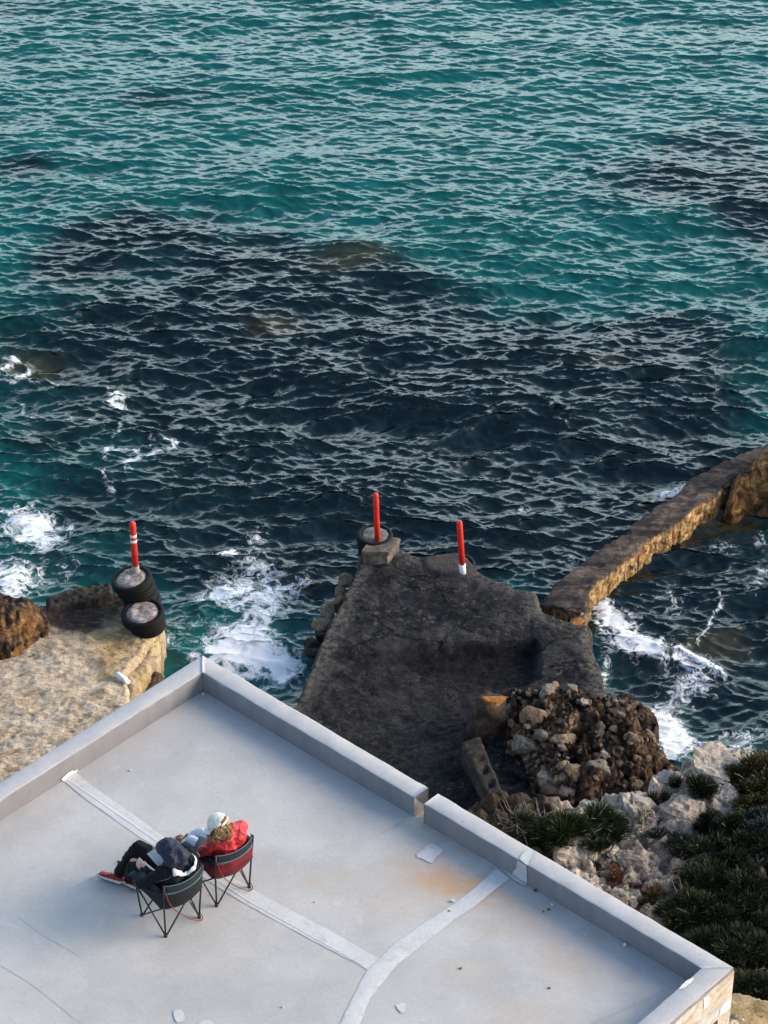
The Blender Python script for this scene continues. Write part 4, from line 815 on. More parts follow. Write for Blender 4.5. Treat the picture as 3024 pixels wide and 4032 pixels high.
for i, (u, v, r, lab) in enumerate(wl):
    p = on_shore(u, v); stone(MEW[i % 6], p + Vector((0, 0, -r * .35)), r * 1.15, lab, name='limestone_rock', cat='rock', tilt=.3)
n = 0; used = []
while n < 75:
    u, v = random.uniform(470, 1080), random.uniform(590, 1100)
    if v > 640 + (u - 400) * 0.85 + 160 or v < 600: continue
    p = on_shore(u, v); r = random.choice((.025, .035, .045, .06)) * random.uniform(.8, 1.2)
    if any((p - q).length < .07 for q in used): continue
    used.append(p); stone(random.choice(MEW), p + Vector((0, 0, r * .4)), r, 'small white stone lying in the pale scree beside the long parapet', 'white scree stones'); n += 1
# rusty stump at the corner of the mound
def stump():
    b = r6(135, 560, .45); tp = r6(150, 320, 1.12)
    T_ = thing('rock_stump', 'upright rock stump with a rusty orange top at the jetty corner of the mound', 'rock', (b.x, b.y, .4))
    V = []; H = 9; S = 18
    for i in range(H + 1):
        f = i / H; cx, cy = b.lerp(tp, f).xy - b.xy
        for k in range(S):
            a = 6.283 * k / S; r = (.27 - .08 * f) * (1 + .50 * float(fbm(math.cos(a) * 1.6, math.sin(a) * 1.6, f * 3 + 1.7, 4))) * (1.05 if i < H else .8)
            V.append((cx + r * math.cos(a), cy * .4 + r * math.sin(a), f * .72 + .05 * float(perlin(math.cos(a) * 2, math.sin(a) * 2, f * 4))))
    V.append((0.03, cy * .4, .70)); Fq = [(i * S + k, i * S + (k + 1) % S, (i + 1) * S + (k + 1) % S, (i + 1) * S + k) for i in range(H) for k in range(S)]
    mesh_obj('stump', V, Fq, M['dark_rock'], T_, True, None, [(H * S + k, H * S + (k + 1) % S, len(V) - 1) for k in range(S)])
    me = stone_mesh('rusty_top', 77, M['orange_rock'], 3, .55, .3); o = bpy.data.objects.new('rusty_top', me); COL.objects.link(o); o.parent = T_
    o.location = (0.05, cy * .4 - .05, .70); o.scale = (.23, .19, .22)
stump()
# rocks along the left flank of the jetty
for i, (u, v, r) in enumerate([(345, 500, .15), (310, 560, .16), (280, 610, .15), (250, 660, .17), (215, 720, .16), (195, 770, .14), (180, 820, .15), (165, 860, .13), (330, 480, .12), (235, 690, .12)]):
    p = P(1100 + u / 1.2762, 1900 + v / 1.2762, .24) + Vector((random.uniform(-.05, .05), 0, 0)); stone((MEB + MED)[i % 9], p, r * random.uniform(.9, 1.25), 'brown rounded rock along the left flank of the jetty', 'rocks along the jetty flank', name='rock', cat='rock')
for i, (u, v, r) in enumerate([(1545, 640, .12), (1530, 690, .14)]):
    p = P(1100 + u / 1.2762, 1900 + v / 1.2762, .5); stone(MEB[i], p, r, ('brown wedge of rock stuck in the crack', 'dark round hollowed rock')[i] + ' between jetty and sea wall', name='rock', cat='rock')
p = P(1100 + 1490 / 1.2762, 1900 + 705 / 1.2762, .55); o = stone(stone_mesh('stone', 91, M['orange_rock']), p, .15, 'bright yellow lit stone at the joint of jetty and sea wall', name='rock', cat='rock')

# concrete beam leaning on the rubble
def beam():
    c3 = lambda u, v, z: P(1100 + u / 1.2762, 1900 + v / 1.2762, z)
    a0, a1, b0, b1 = c3(912, 1310, .85), c3(1010, 1272, .85), c3(1105, 1690, .95), c3(1165, 1655, .95)
    ct = (a0 + a1 + b0 + b1) / 4; T_ = thing('concrete_beam', 'broken hollow concrete beam running from jetty to the long parapet', 'beam', (ct.x, ct.y, .4)); V = []; n = 26
    for i in range(n + 1):
        f = i / n; l = a0.lerp(b0, f); r = a1.lerp(b1, f)
        hol = .07 * max(0, math.sin(f * 34)) ** .6 if .25 < f < .95 else 0
        for q, dz in ((0, -.5), (0, -.02), (.06, 0), (.3, 0), (.4, -hol), (.7, -hol), (.8, 0), (.97, -.01), (1, -.4)):
            p = l.lerp(r, q); j = Vector((perlin(p.x * 8, p.y * 8, q), perlin(p.x * 8 + 5, p.y * 8, q), perlin(p.x * 6, p.y * 6, q + 3))) * .018
            V.append(p + j + Vector((0, 0, dz)) - Vector((ct.x, ct.y, .4)))
    mesh_obj('beam', V, grid_faces(n + 1, 9)[:, ::-1], M['beam'], T_, False)
beam()

# block on the jetty tip -------------------------------------------
def tip_block():
    b2 = lambda u, v, z: P(1350 + u / 2.765, 1900 + v / 2.765, z)
    z1, z0 = .84, .60
    pts = [b2(203, 752, z1), b2(497, 756, z1), b2(630, 605, z1), b2(300, 590, z1)]
    T_ = thing('concrete_block', 'weathered masonry block on the jetty tip in front of the middle red post', 'block', (pts[0].x, pts[0].y, z0))
    L = [Vector((p.x - pts[0].x, p.y - pts[0].y)) for p in pts]
    def pr(name, pl, a, b, m, bev):
        bm = bmesh.new(); lo = [bm.verts.new((p.x, p.y, a)) for p in pl]; hi = [bm.verts.new((p.x, p.y, b)) for p in pl]
        bm.faces.new(lo[::-1]); bm.faces.new(hi)
        for i in range(4): bm.faces.new((lo[i], lo[(i + 1) % 4], hi[(i + 1) % 4], hi[i]))
        bmesh.ops.subdivide_edges(bm, edges=bm.edges[:], cuts=6, use_grid_fill=True)
        for v in bm.verts: v.co += Vector((perlin(v.co.x * 9, v.co.y * 9, v.co.z * 9), perlin(v.co.x * 9 + 7, v.co.y * 9, v.co.z * 9), perlin(v.co.x * 9, v.co.y * 9 + 4, v.co.z * 9))) * bev
        return from_bm(name, bm, m, T_)
    c = sum(L, Vector((0, 0))) / 4; inn = [c + (p - c) * .93 for p in L]
    pr('base', inn, -.06, .185, M['block'], .02); pr('cap_slab', L, .18, z1 - z0, M['block'], .014)
tip_block()

# concrete filled tyre bollards ------------------------------------
def tyre_geo(R_, H_, n=44):
    prof = [(.76, .02), (.86, .0), (.97, .03), (.995, .12), (1.0, .24), (.962, .27), (1.0, .30), (1.005, .42), (.965, .46), (1.005, .50), (1.0, .64), (.962, .68), (1.0, .72), (.995, .86), (.97, .96), (.88, 1.0), (.78, .97), (.76, .8), (.76, .2)]
    V = []; m = len(prof)
    for k in range(n):
        a = 2 * math.pi * k / n
        for r, z in prof: V.append((R_ * r * math.cos(a), R_ * r * math.sin(a), H_ * z))
    Fq = [(k * m + j, ((k + 1) % n) * m + j, ((k + 1) % n) * m + (j + 1) % m, k * m + (j + 1) % m) for k in range(n) for j in range(m)]
    return np.array(V), Fq
def tyre_bollard(label, top, R_, count, H_, tilt, shift, fill, name='tyre_bollard', squash=1.0):
    T_ = thing(name, label, 'tyre bollard', (top.x, top.y, top.z - H_ * count)); mt = Matrix.Rotation(tilt[0], 3, 'X') @ Matrix.Rotation(tilt[1], 3, 'Y')
    for i in range(count):
        k = count - 1 - i; s = 1 - squash * .05 * k
        V, Fq = tyre_geo(R_ * s, H_ * 1.02); V = V + np.array([shift[0] * k, shift[1] * k, -H_ * (k + 1)]); V = np.array([mt @ Vector(v) for v in V]) + np.array([0, 0, H_ * count])
        mesh_obj('tyre', V, Fq, M['rubber'], T_, True)
    V = []; S = 30; rings = [0.02, .15, .3, .45, .6, .7, .79]
    for r in rings:
        for a in range(S):
            an = 6.283 * a / S; x, y = R_ * r * math.cos(an), R_ * r * math.sin(an)
            wob = 1 + .05 * float(perlin(math.cos(an) * 2 + top.x, math.sin(an) * 2, 1)) if r > .6 else 1
            V.append((x * wob, y * wob, -.045 * (r / .79) ** 8 + .012 + .035 * float(fbm(x * 9 + top.x * 3, y * 9, .4, 4))))
    V = np.array([mt @ Vector(v) for v in V]) + np.array([0, 0, H_ * count])
    mesh_obj('concrete_fill', V, [(i * S + k, i * S + (k + 1) % S, (i + 1) * S + (k + 1) % S, (i + 1) * S + k) for i in range(len(rings) - 1) for k in range(S)], fill, T_, True, None, None)
    return T_
b1 = lambda u, v, z: P(360 + u / 4.1475, 2020 + v / 4.1475, z)
tyre_bollard('tall leaning stack of black tyres filled with concrete carrying the striped post', b1(645, 1050, 1.17), .30, 4, .124, (R(3), R(-9)), (.034, -.015), M['fill'])
tyre_bollard('short stack of black tyres with a pale concrete top on the ledge corner', b1(830, 1610, .90), .318, 2, .14, (R(5), R(-4)), (.05, -.03), M['fill'], squash=3.2)
b2 = lambda u, v, z: P(1350 + u / 2.765, 1900 + v / 2.765, z)
tyre_bollard('concrete filled tyre stack at the jetty tip behind the masonry block', b2(350, 560, .86), .275, 3, .17, (R(2), R(0)), (0, 0), M['fill_dark'])
tyre_bollard('tyre sunk behind the smooth concrete patch at the jetty edge', b2(1240, 880, .60), .29, 2, .17, (R(0), R(0)), (0, 0), M['fill_dark'])

# red posts ---------------------------------------------------------
def red_post(label, base, top_uv, r, bands=(), collar=None, sleeve=None):
    """base is in metres; the top is where the sight line passes at the post's real length, so the post leans as it does in the place"""
    q = None; best = 1e9
    for z in np.linspace(base.z + .5, base.z + 1.2, 141):     # keep the post nearly plumb
        p = P(top_uv[0], top_uv[1], z); e = abs(p.y - base.y)
        if e < best: best, q = e, p
    d = q - base; L = d.length
    T_ = thing('marker_post', label, 'marker post', base, group=None); d.normalize()
    pt = lambda s: d * s
    def seg(name, s0, s1, rad, m, dome=False):
        pts = [pt(s0), pt((s0 + s1) / 2), pt(s1)]; rr = [rad] * 3
        if dome: pts += [pt(s1 + rad * .35), pt(s1 + rad * .5)]; rr += [rad * .8, rad * .35]
        return tube(name, pts, rr, m, T_, 20)
    s0 = 0.0
    if collar: seg('collar', -0.03, collar, r * 1.12, M['grey_collar']); s0 = collar
    if sleeve: seg('white_sleeve', -0.04, sleeve, r * 1.12, M['white_band']); s0 = sleeve * .97
    seg('post', s0 - .01, L - r * .5, r, M['red_post'], True)
    for a, b_ in bands: seg('reflective_band', L * a, L * b_, r * 1.025, M['white_band'])
    return T_
red_post('red post with two white bands standing on the tall tyre stack', b1(725, 965, 1.18), (360 + 668 / 4.1475, 2020 + 150 / 4.1475), .0475, ((.605, .66), (.71, .765)), .12)
red_post('plain red post at the jetty tip behind the masonry block', b2(377, 625, .87), (1350 + 357 / 2.765, 1900 + 118 / 2.765), .043)
red_post('red post with a white sleeve at its foot, on the smooth concrete patch', b2(1306, 985, .62), (1350 + 1267 / 2.765, 1900 + 420 / 2.765), .045, (), None, .17)

# ------------------------------------------------------------------ plants
def leaf_mat(name, dark, mid, tip):
    t = NT(name); a = t.attr('tint'); c = t.ramp(a, [(0.0, dark), (0.6, mid), (1.0, tip)]); t.base(c); t.rough(0.7); t.spec(0.2); return t.m
M['leaf_dark'] = leaf_mat('leaf_dark', (0.007, 0.012, 0.006), (0.020, 0.032, 0.012), (0.11, 0.11, 0.048))
M['leaf_green'] = leaf_mat('leaf_green', (0.010, 0.022, 0.006), (0.03, 0.055, 0.014), (0.13, 0.14, 0.05))
M['leaf_yellow'] = leaf_mat('leaf_yellow', (0.022, 0.025, 0.008), (0.075, 0.07, 0.022), (0.30, 0.22, 0.09))
M['leaf_dry'] = leaf_mat('leaf_dry', (0.10, 0.05, 0.022), (0.28, 0.15, 0.07), (0.45, 0.30, 0.17))
M['leaf_grey'] = leaf_mat('leaf_grey', (0.014, 0.024, 0.022), (0.045, 0.065, 0.055), (0.13, 0.15, 0.12))
M['twig'] = plain('dry_twig', (0.30, 0.26, 0.22), 0.9, 0.3, 9)
M['wood'] = plain('shrub_wood', (0.07, 0.05, 0.035), 0.9, 0.3, 9)
def plant(name, label, p, rx, ry, h, n, ln, wd, mat, cat='shrub', group=None, upright=.35, twigs=0, clump=9, seed=0, dome=True):
    rng = np.random.default_rng(seed); T_ = thing(name, label, cat, p, rng.uniform(0, 6.28) * 0, group)
    # blades grow from clump tips spread through the crown's volume
    cl = rng.normal(size=(clump, 3)); cl /= np.linalg.norm(cl, axis=1)[:, None]; cl[:, 2] = np.abs(cl[:, 2])
    cl *= rng.uniform(.35, 1.0, (clump, 1)) ** .6; cs = rng.uniform(.16, .34, clump)
    idx = rng.integers(0, clump, n); d = rng.normal(size=(n, 3)); d /= np.linalg.norm(d, axis=1)[:, None]
    q = cl[idx] + d * cs[idx][:, None] * rng.random((n, 1)) ** .4
    base = q * np.array([rx, ry, h]); base[:, 2] = np.maximum(base[:, 2], .01)
    out = d * .8 + cl[idx] * .5; out[:, 2] = np.abs(out[:, 2]) * .6 + upright; out /= np.linalg.norm(out, axis=1)[:, None]
    L = ln * rng.uniform(.5, 1.4, (n, 1)); side = np.cross(out, rng.normal(size=(n, 3))); side /= np.linalg.norm(side, axis=1)[:, None]
    wv = wd * rng.uniform(.6, 1.3, (n, 1)); droop = np.array([0, 0, -1.0]) * L * .22
    a, b = base - side * wv * .5, base + side * wv * .5; m1 = base + out * L * .55; c, e = m1 - side * wv * .5, m1 + side * wv * .5; tip = base + out * L + droop
    V = np.stack([a, b, e, c, tip], 1).reshape(-1, 3); i = np.arange(n) * 5
    tint = np.clip(rng.beta(1.6, 3.2, n) * (.7 + .6 * rng.random(clump)[idx]) + .45 * (rng.random(n) < .05), 0, 1)
    tt = np.repeat(tint, 5)
    mesh_obj('foliage', V, np.stack([i, i + 1, i + 2, i + 3], 1), mat, T_, False, {'tint': tt}, np.stack([i + 3, i + 2, i + 4], 1))
    VV, FF, TT = [], [], []
    for k in range(min(clump, 6)):
        tp = cl[k] * np.array([rx, ry, h]) * .9; tube_geo(spline([(0, 0, -.08), (tp[0] * .4 + .02, tp[1] * .4, tp[2] * .6), tuple(tp)], 3), [.014, .012, .011, .009, .008, .006, .004], 5, VV, FF, TT)
    mesh_obj('stem', VV, FF, M['wood'], T_, True, None, TT)
    if twigs:
        VV, FF, TT = [], [], []
        for k in range(twigs):
            a0 = rng.uniform(0, 6.28); r0 = rng.uniform(0, .8); s = np.array([rx * r0 * math.cos(a0), ry * r0 * math.sin(a0), h * .35 + .03])
            dr = rng.normal(size=3) * np.array([1, 1, .4]) + np.array([0, 0, .7]); dr /= np.linalg.norm(dr); l_ = ln * rng.uniform(1.0, 2.6)
            b_ = rng.normal(size=3) * .35
            tube_geo(spline([tuple(s), tuple(s + dr * l_ * .5 + b_ * l_ * .25), tuple(s + dr * l_ + b_ * l_ * .1)], 4), list(np.linspace(.0055, .002, 9)), 4, VV, FF, TT)
        mesh_obj('dry_twigs', VV, FF, M['twig'], T_, True, None, TT)
    return T_
sh = lambda u, v, dz=-.04: on_shore(u, v) + Vector((0, 0, dz))
plant('grass_tussock', 'dark green grass tussock beside the long parapet, half hidden by it', sh(330, 690), .38, .30, .36, 5200, .17, .010, M['leaf_green'], 'grass', None, .75, 34, 14, 1)
plant('grass_tussock', 'green grass tussock with pale dead blades in front of the white limestone bar', sh(560, 600), .36, .24, .28, 4200, .16, .010, M['leaf_green'], 'grass', None, .8, 26, 14, 2)
plant('dry_bush', 'tangle of pale leafless twigs at the left end of the tussocks', sh(110, 590), .48, .32, .30, 1500, .10, .007, M['leaf_dark'], 'bush', None, .5, 110, 8, 3)
plant('dry_bush', 'grey tangle of dry twigs on the limestone between tussock and outcrop', sh(830, 540), .36, .20, .18, 900, .07, .006, M['leaf_grey'], 'bush', None, .4, 70, 8, 4)
plant('grass_tuft', 'small green tuft with fleshy upright leaves at the foot of the tussocks', sh(570, 705), .16, .13, .20, 900, .12, .012, M['leaf_green'], 'grass', None, .8, 4, 7, 5)
plant('grass_tuft', 'dark spiky tuft growing in the white limestone below the crag', sh(1170, 350), .24, .18, .24, 2000, .15, .012, M['leaf_dark'], 'grass', None, .8, 10, 9, 6)
plant('grass_tuft', 'yellowish green tuft in the cleft above the dry twigs', sh(960, 430), .26, .16, .20, 1500, .11, .009, M['leaf_yellow'], 'grass', None, .7, 12, 8, 7)
plant('cushion_plant', 'grey green cushion plant on the scree close to the parapet', sh(600, 810), .27, .15, .13, 1700, .06, .010, M['leaf_grey'], 'plant', None, .4, 4, 10, 8)
plant('cushion_plant', 'blue grey cushion plant between the pale scree and the big dark shrubs', sh(1010, 650), .36, .18, .16, 2200, .07, .010, M['leaf_grey'], 'plant', None, .4, 10, 10, 9)
plant('dry_plant', 'rust brown dead plant standing in the middle of the scree', sh(690, 890), .17, .14, .22, 1200, .07, .008, M['leaf_dry'], 'plant', None, .6, 6, 8, 10)
plant('dry_plant', 'low tan dead plant below the rust brown one', sh(780, 950), .14, .10, .11, 600, .06, .007, M['leaf_dry'], 'plant', None, .5, 4, 6, 11)
plant('dry_plant', 'orange tinged dead tuft at the right edge of the scree', sh(950, 985), .13, .09, .10, 500, .06, .007, M['leaf_dry'], 'plant', None, .5, 4, 6, 12)
plant('grass_tuft', 'olive brown tuft at the lowest end of the scree', sh(870, 1060), .19, .14, .16, 1300, .09, .008, M['leaf_yellow'], 'grass', None, .7, 6, 8, 13)
bush = [(1350, 760, .52, .40, .40, 'leaf_dark', 'dark green shrub at the top left corner of the big thicket'), (1560, 740, .55, .45, .48, 'leaf_dark', 'near black shrub at the top of the thicket by the right edge'), (1200, 930, .28, .28, .26, 'leaf_dark', 'low dark shrub bordering the pale scree'), (1420, 960, .60, .50, .50, 'leaf_dark', 'tall dark shrub in the middle of the thicket'),
        (1640, 980, .55, .5, .48, 'leaf_dark', 'dark shrub in the thicket against the right edge'), (1150, 1110, .32, .30, .28, 'leaf_dark', 'shrub with light green blades near the parapet end of the scree'), (1320, 1170, .52, .45, .44, 'leaf_dark', 'dark shrub outside the middle of the long parapet'), (1560, 1220, .55, .5, .44, 'leaf_dark', 'dark shrub with dry yellow stems low on the right'),
        (1280, 1350, .42, .40, .40, 'leaf_dark', 'dark shrub closest to the roof corner'), (1480, 1420, .50, .42, .40, 'leaf_dark', 'dark shrub with brown dead leaves right of the roof corner'), (1650, 1480, .46, .42, .38, 'leaf_yellow', 'brownish shrub in the lower right corner'), (1520, 1590, .34, .25, .22, 'leaf_dark', 'low dark shrub at the edge of the bare earth')]
for i, (u, v, rx, ry, h, m, lab) in enumerate(bush):
    plant('shrub', lab, sh(u, v + 60), rx, ry, h * (1, .8, 1.1)[i % 3], (9000, 12000, 7000)[i % 3], (.10, .06, .13)[i % 3], (.011, .009, .008)[i % 3], M[m], 'shrub', 'shrubs of the thicket beside the building', .5, 26 if i in (5, 7, 9, 10, 3) else 10, 22, 30 + i)
gb = [(1600, 260, .46, .36, .32, 'leaf_yellow', 'yellow green bush at the water edge by the right border'), (1480, 240, .26, .2, .2, 'leaf_yellow', 'small olive bush left of the yellow green bush'), (1640, 420, .40, .34, .30, 'leaf_yellow', 'bush with ochre leaves halfway up the right border'), (1540, 380, .34, .26, .24, 'leaf_green', 'blue green bush beside the ribbed limestone shelf'), (1600, 540, .40, .26, .2, 'leaf_grey', 'grey green low bush above the dark thicket'), (1290, 560, .16, .12, .26, 'leaf_dark', 'spiky dark tuft on the upper edge of the thicket'), (1420, 570, .22, .14, .24, 'leaf_dark', 'second spiky tuft from the left on the upper edge of the thicket')]
for i, (u, v, rx, ry, h, m, lab) in enumerate(gb):
    plant('bush', lab, sh(u, v + 30), rx, ry, h, 5000, .085, .014, M[m], 'bush', None, .5, 8, 16, 60 + i)

# ------------------------------------------------------------------ pebbles on the roof
peb = [(1782, 3545, .040, MEW, 'white triangular pebble left of the curved seam strip'), (1769, 3588, .020, MEA, 'grey pebble on the edge of the curved seam strip'), (2173, 3562, .040, MEW, 'white round pebble near the long parapet'), (2160, 3580, .022, MEB, 'brown crumb beside the white round pebble'), (1813, 3812, .022, MEB, 'brown pebble below the end of the stained area'),
       (2163, 3890, .026, MEB, 'reddish brown pebble alone in the lower right of the roof'), (2108, 3506, .030, MEB, 'brown pebble tucked against the foot of the parapet beside the repair band'), (2072, 3543, .018, MEW, 'tiny white chip in front of the repair band'), (2462, 3719, .042, MEW, 'largest white chip near the roof corner'), (2305, 3680, .018, MEW, 'tiny white crumb by the orange stain at the corner'),
       (2322, 3668, .015, MEW, 'second tiny crumb by the orange stain at the corner'), (513, 3033, .026, MEW, 'pale pebble alone on the upper left of the roof'), (1240, 3551, .018, MEW, 'white speck right of the chairs'), (1113, 3964, .020, MEW, 'white speck near the bottom edge left of the curved strip'), (466, 3392, .022, MED, 'dark crumb beside the stretched trouser leg'), (2140, 3676, .014, MEW, 'tiny white speck in the peach stained area'), (799, 2731, .030, MEW, 'white chip in the far inner corner of the parapets'), (2140, 3588, .02, MEA, 'grey grit beside the white round pebble')]
MEP = [stone_mesh('pebble', 80 + i, plain('pale_pebble', (.6, .58, .55), .9, .15, 4)) for i in range(2)]
for u, v, r, ms, lab in peb:
    ms = MEP if ms is MEW else ms
    p = P(u, v, FL + r * .35); stone(random.choice(ms), p, r * .8, lab, name='pebble', cat='pebble')

# ------------------------------------------------------------------ camp chairs and the two readers
from mathutils.bvhtree import BVHTree
M['frame'] = plain('black_tube', (0.010, 0.016, 0.022), 0.4, 0.2, 20, 0, 0.5)
M['teal_cloth'] = plain('teal_cloth', (0.009, 0.022, 0.030), 0.8, 0.2, 30, 0.3)
M['black_cloth'] = plain('black_cloth', (0.008, 0.010, 0.014), 0.8, 0.2, 30, 0.3)
M['wine_cloth'] = plain('wine_cloth', (0.14, 0.008, 0.013), 0.65, 0.42, 7, 0.8, 0.3, 14)
M['piping'] = plain('pale_piping', (0.10, 0.15, 0.17), 0.7, 0.1, 30)
M['strap'] = plain('orange_strap', (0.22, 0.030, 0.022), 0.7, 0.25, 30)
M['hub'] = plain('white_plastic', (0.78, 0.77, 0.75), 0.5, 0.05, 30)
M['skin'] = plain('skin', (0.50, 0.29, 0.22), 0.55, 0.1, 20, 0, 0.4)
M['navy'] = plain('navy_jacket', (0.005, 0.0063, 0.012), 0.8, 0.25, 12, 0.4, 0.2)
M['hood'] = plain('navy_hood', (0.014, 0.019, 0.042), 0.65, 0.25, 12, 0.4, 0.3)
M['trousers'] = plain('black_trousers', (0.005, 0.006, 0.007), 0.85, 0.3, 12, 0.3, 0.2)
M['silver'] = plain('silver_lining', (0.62, 0.62, 0.64), 0.5, 0.15, 12, 0, 0.4)
M['red_jacket'] = plain('red_jacket', (0.52, 0.026, 0.036), 0.5, 0.22, 9, 0.5, 0.4)
M['shoe_red'] = plain('shoe_red', (0.30, 0.012, 0.008), 0.55, 0.35, 30, 0.3)
M['sole'] = plain('pale_sole', (0.60, 0.53, 0.49), 0.7, 0.15, 30)
M['outsole'] = plain('dark_outsole', (0.02, 0.02, 0.022), 0.8, 0.15, 30)
M['boot'] = plain('brown_boot', (0.20, 0.09, 0.04), 0.75, 0.35, 18, 0.4)
M['cap'] = plain('cream_cap', (0.72, 0.71, 0.60), 0.85, 0.12, 14, 0.4, 0.1)
M['hair'] = plain('blond_hair', (0.40, 0.25, 0.11), 0.55, 0.45, 26, 0.5, 0.4)
M['eye'] = plain('dark_eye', (0.02, 0.015, 0.012), 0.2, 0.1, 20)
M['screen'] = plain('slate_cover', (0.022, 0.055, 0.070), 0.5, 0.1, 10, 0, 0.4)
M['screen_rim'] = plain('slate_rim', (0.10, 0.15, 0.15), 0.6, 0.1, 10)
M['paper'] = plain('paper', (0.52, 0.52, 0.53), 0.8, 0.05, 30)
M['ink'] = plain('print_grey', (0.24, 0.24, 0.26), 0.8, 0.1, 30)
def print_cloth():
    t = NT('printed_cloth'); v = t.coord(); n = t.noise(v, 30, 2, .5, 1.5)
    t.base(t.ramp(n, [(0.46, (0.62, 0.63, 0.70)), (0.5, (0.10, 0.12, 0.20)), (0.54, (0.62, 0.63, 0.70))])); t.rough(.85); return t.m
M['printed'] = print_cloth()
CH_ROT = math.atan2(0.65, 0.76)
def chair(label, loc, fabric, rot, white_hub):
    T_ = thing('camp_chair', label, 'camp chair', (loc[0], loc[1], FL), rot, 'folding camp chairs on the roof')
    fe = {(-1, -1): (-.225, -.215, .012), (1, -1): (.225, -.215, .012), (-1, 1): (-.225, .215, .012), (1, 1): (.225, .215, .012)}
    hub = {(-1, -1): (-.245, -.245, .45), (1, -1): (.245, -.245, .45), (-1, 1): (-.262, .235, .46), (1, 1): (.262, .235, .46)}
    for s in (-1, 1):
        tube('leg', [fe[(s, -1)], hub[(s, -1)], (s * .255, -.282, .785)], .0105, M['frame'], T_)
        tube('leg', [fe[(s, 1)], hub[(s, 1)], (s * .275, .235, .60)], .0105, M['frame'], T_)
        tube('cross_brace', [fe[(s, -1)], hub[(s, 1)]], .0095, M['frame'], T_); tube('cross_brace', [tuple(np.array(fe[(s, 1)]) + np.array((s * .014, 0, 0))), tuple(np.array(hub[(s, -1)]) + np.array((s * .014, 0, 0)))], .0095, M['frame'], T_)
        tube('cross_brace', [tuple(np.array(fe[(s, 1)]) + np.array((0, .012 * s, 0))), tuple(np.array(hub[(-s, 1)]) + np.array((0, .012 * s, 0)))], .0095, M['frame'], T_)
        tube('cross_brace', [(fe[(s, -1)][0], fe[(s, -1)][1] - .008, .012), (.07 + s * .008, -.238, .385)], .0095, M['frame'], T_)   # the two rear braces meet in a white joint
    for (s, d), p in fe.items():
        tube('foot', [(p[0], p[1], 0.0), (p[0], p[1], .028), (p[0] * .995, p[1] * .995, .036)], [.020, .020, .012], M['frame'], T_, 12)
    for (s, d) in white_hub:
        tube('hub', [(.07, -.240, .365), (.07, -.242, .425)], [.023, .017], M['hub'], T_, 10)
    def cloth(name, V, nx, ny, m, th=.008):
        o = mesh_obj(name, V, grid_faces(nx, ny), m, T_, True); md = o.modifiers.new('thick', 'SOLIDIFY'); md.thickness = th; md.offset = 0; return o
    V = []
    for i in range(15):
        for j in range(15):
            u, w_ = i / 14 * 2 - 1, j / 14 * 2 - 1; x = u * (.245 + .012 * (w_ + 1) / 2); y = w_ * .238; V.append((x, y, .455 - .085 * (1 - u * u) * (1 - w_ * w_ * .8)))
    cloth('seat', V, 15, 15, fabric)
    path = spline([(-.27, .12, 0), (-.262, -.10, 0), (-.25, -.262, 0), (-.13, -.325, 0), (0, -.342, 0), (.13, -.325, 0), (.25, -.262, 0), (.262, -.10, 0), (.27, .12, 0)], 6)
    V = []; edge = []
    for p in path:
        fr = sstep(-.27, .12, p.y); top = .655 - .07 * fr; bot = .40 + .05 * fr + .02 * (abs(p.x) / .27)
        for q in range(9):
            f = q / 8; k = 1 - .16 * (1 - f) ** 2 * (0 if p.y > -.2 else 1)
            V.append((p.x * (1 + .02 * math.sin(f * 3.14)), p.y * k, bot + (top - bot) * f))
        edge.append((p.x, p.y, top + .002))
    bk = cloth('back_panel', V, len(path), 9, fabric); mesh = tube('piping', edge[6:-6], .0055, M['piping'], bk, 6)
    pb = path[12:-11]; V = [(p.x * 1.01, p.y + .004, .682 + .092 * q / 6 - .018 * (1 - (p.x / .25) ** 2)) for p in pb for q in range(7)]
    cloth('back_band', V, len(pb), 7, M['teal_cloth'], .014)
    for zz, nm in ((.678, 'piping'), (.778, 'piping')): tube(nm, [(p.x * 1.012, p.y, zz - .018 * (1 - (p.x / .25) ** 2)) for p in pb], .005, M['piping'], T_, 6)
    for s in (-1, 1):
        V = []
        for i in range(13):
            f = i / 12; y = -.25 + .53 * f; z = .675 - .065 * f - .02 * math.sin(f * 3.14)
            for q in (-1, -.4, .4, 1): V.append((s * (.262 + .012 * f) + q * .046 * (1 if f > .15 else .5), y, z - .012 * abs(q) ** 2))
        cloth('armrest', V, 13, 4, M['teal_cloth'] if s < 0 else M['black_cloth'], .016)
    # cup pocket at the outer end of the right armrest
    tube('cup_pocket', [(.275, .16, .47), (.275, .16, .58)], [.040, .046], M['black_cloth'], T_, 14)
    tube('carry_strap', spline([(-.245, -.285, .70), (-.235, -.315, .60), (-.19, -.31, .48), (-.12, -.29, .36), (0, -.27, .20), (.12, -.27, .07), (.20, -.275, .018), (.245, -.25, .02), (.232, -.225, .08)], 5), .0055, M['strap'], T_, 6)
    return T_
MANC, WOMC = (-2.305, 20.988), (-1.785, 21.463)
chair('black and teal folding camp chair under the reader in the navy hooded jacket', MANC, M['black_cloth'], CH_ROT, [(1, -1)])
chair('wine red and teal folding camp chair under the reader in the red jacket', WOMC, M['wine_cloth'], CH_ROT, [(1, -1)])

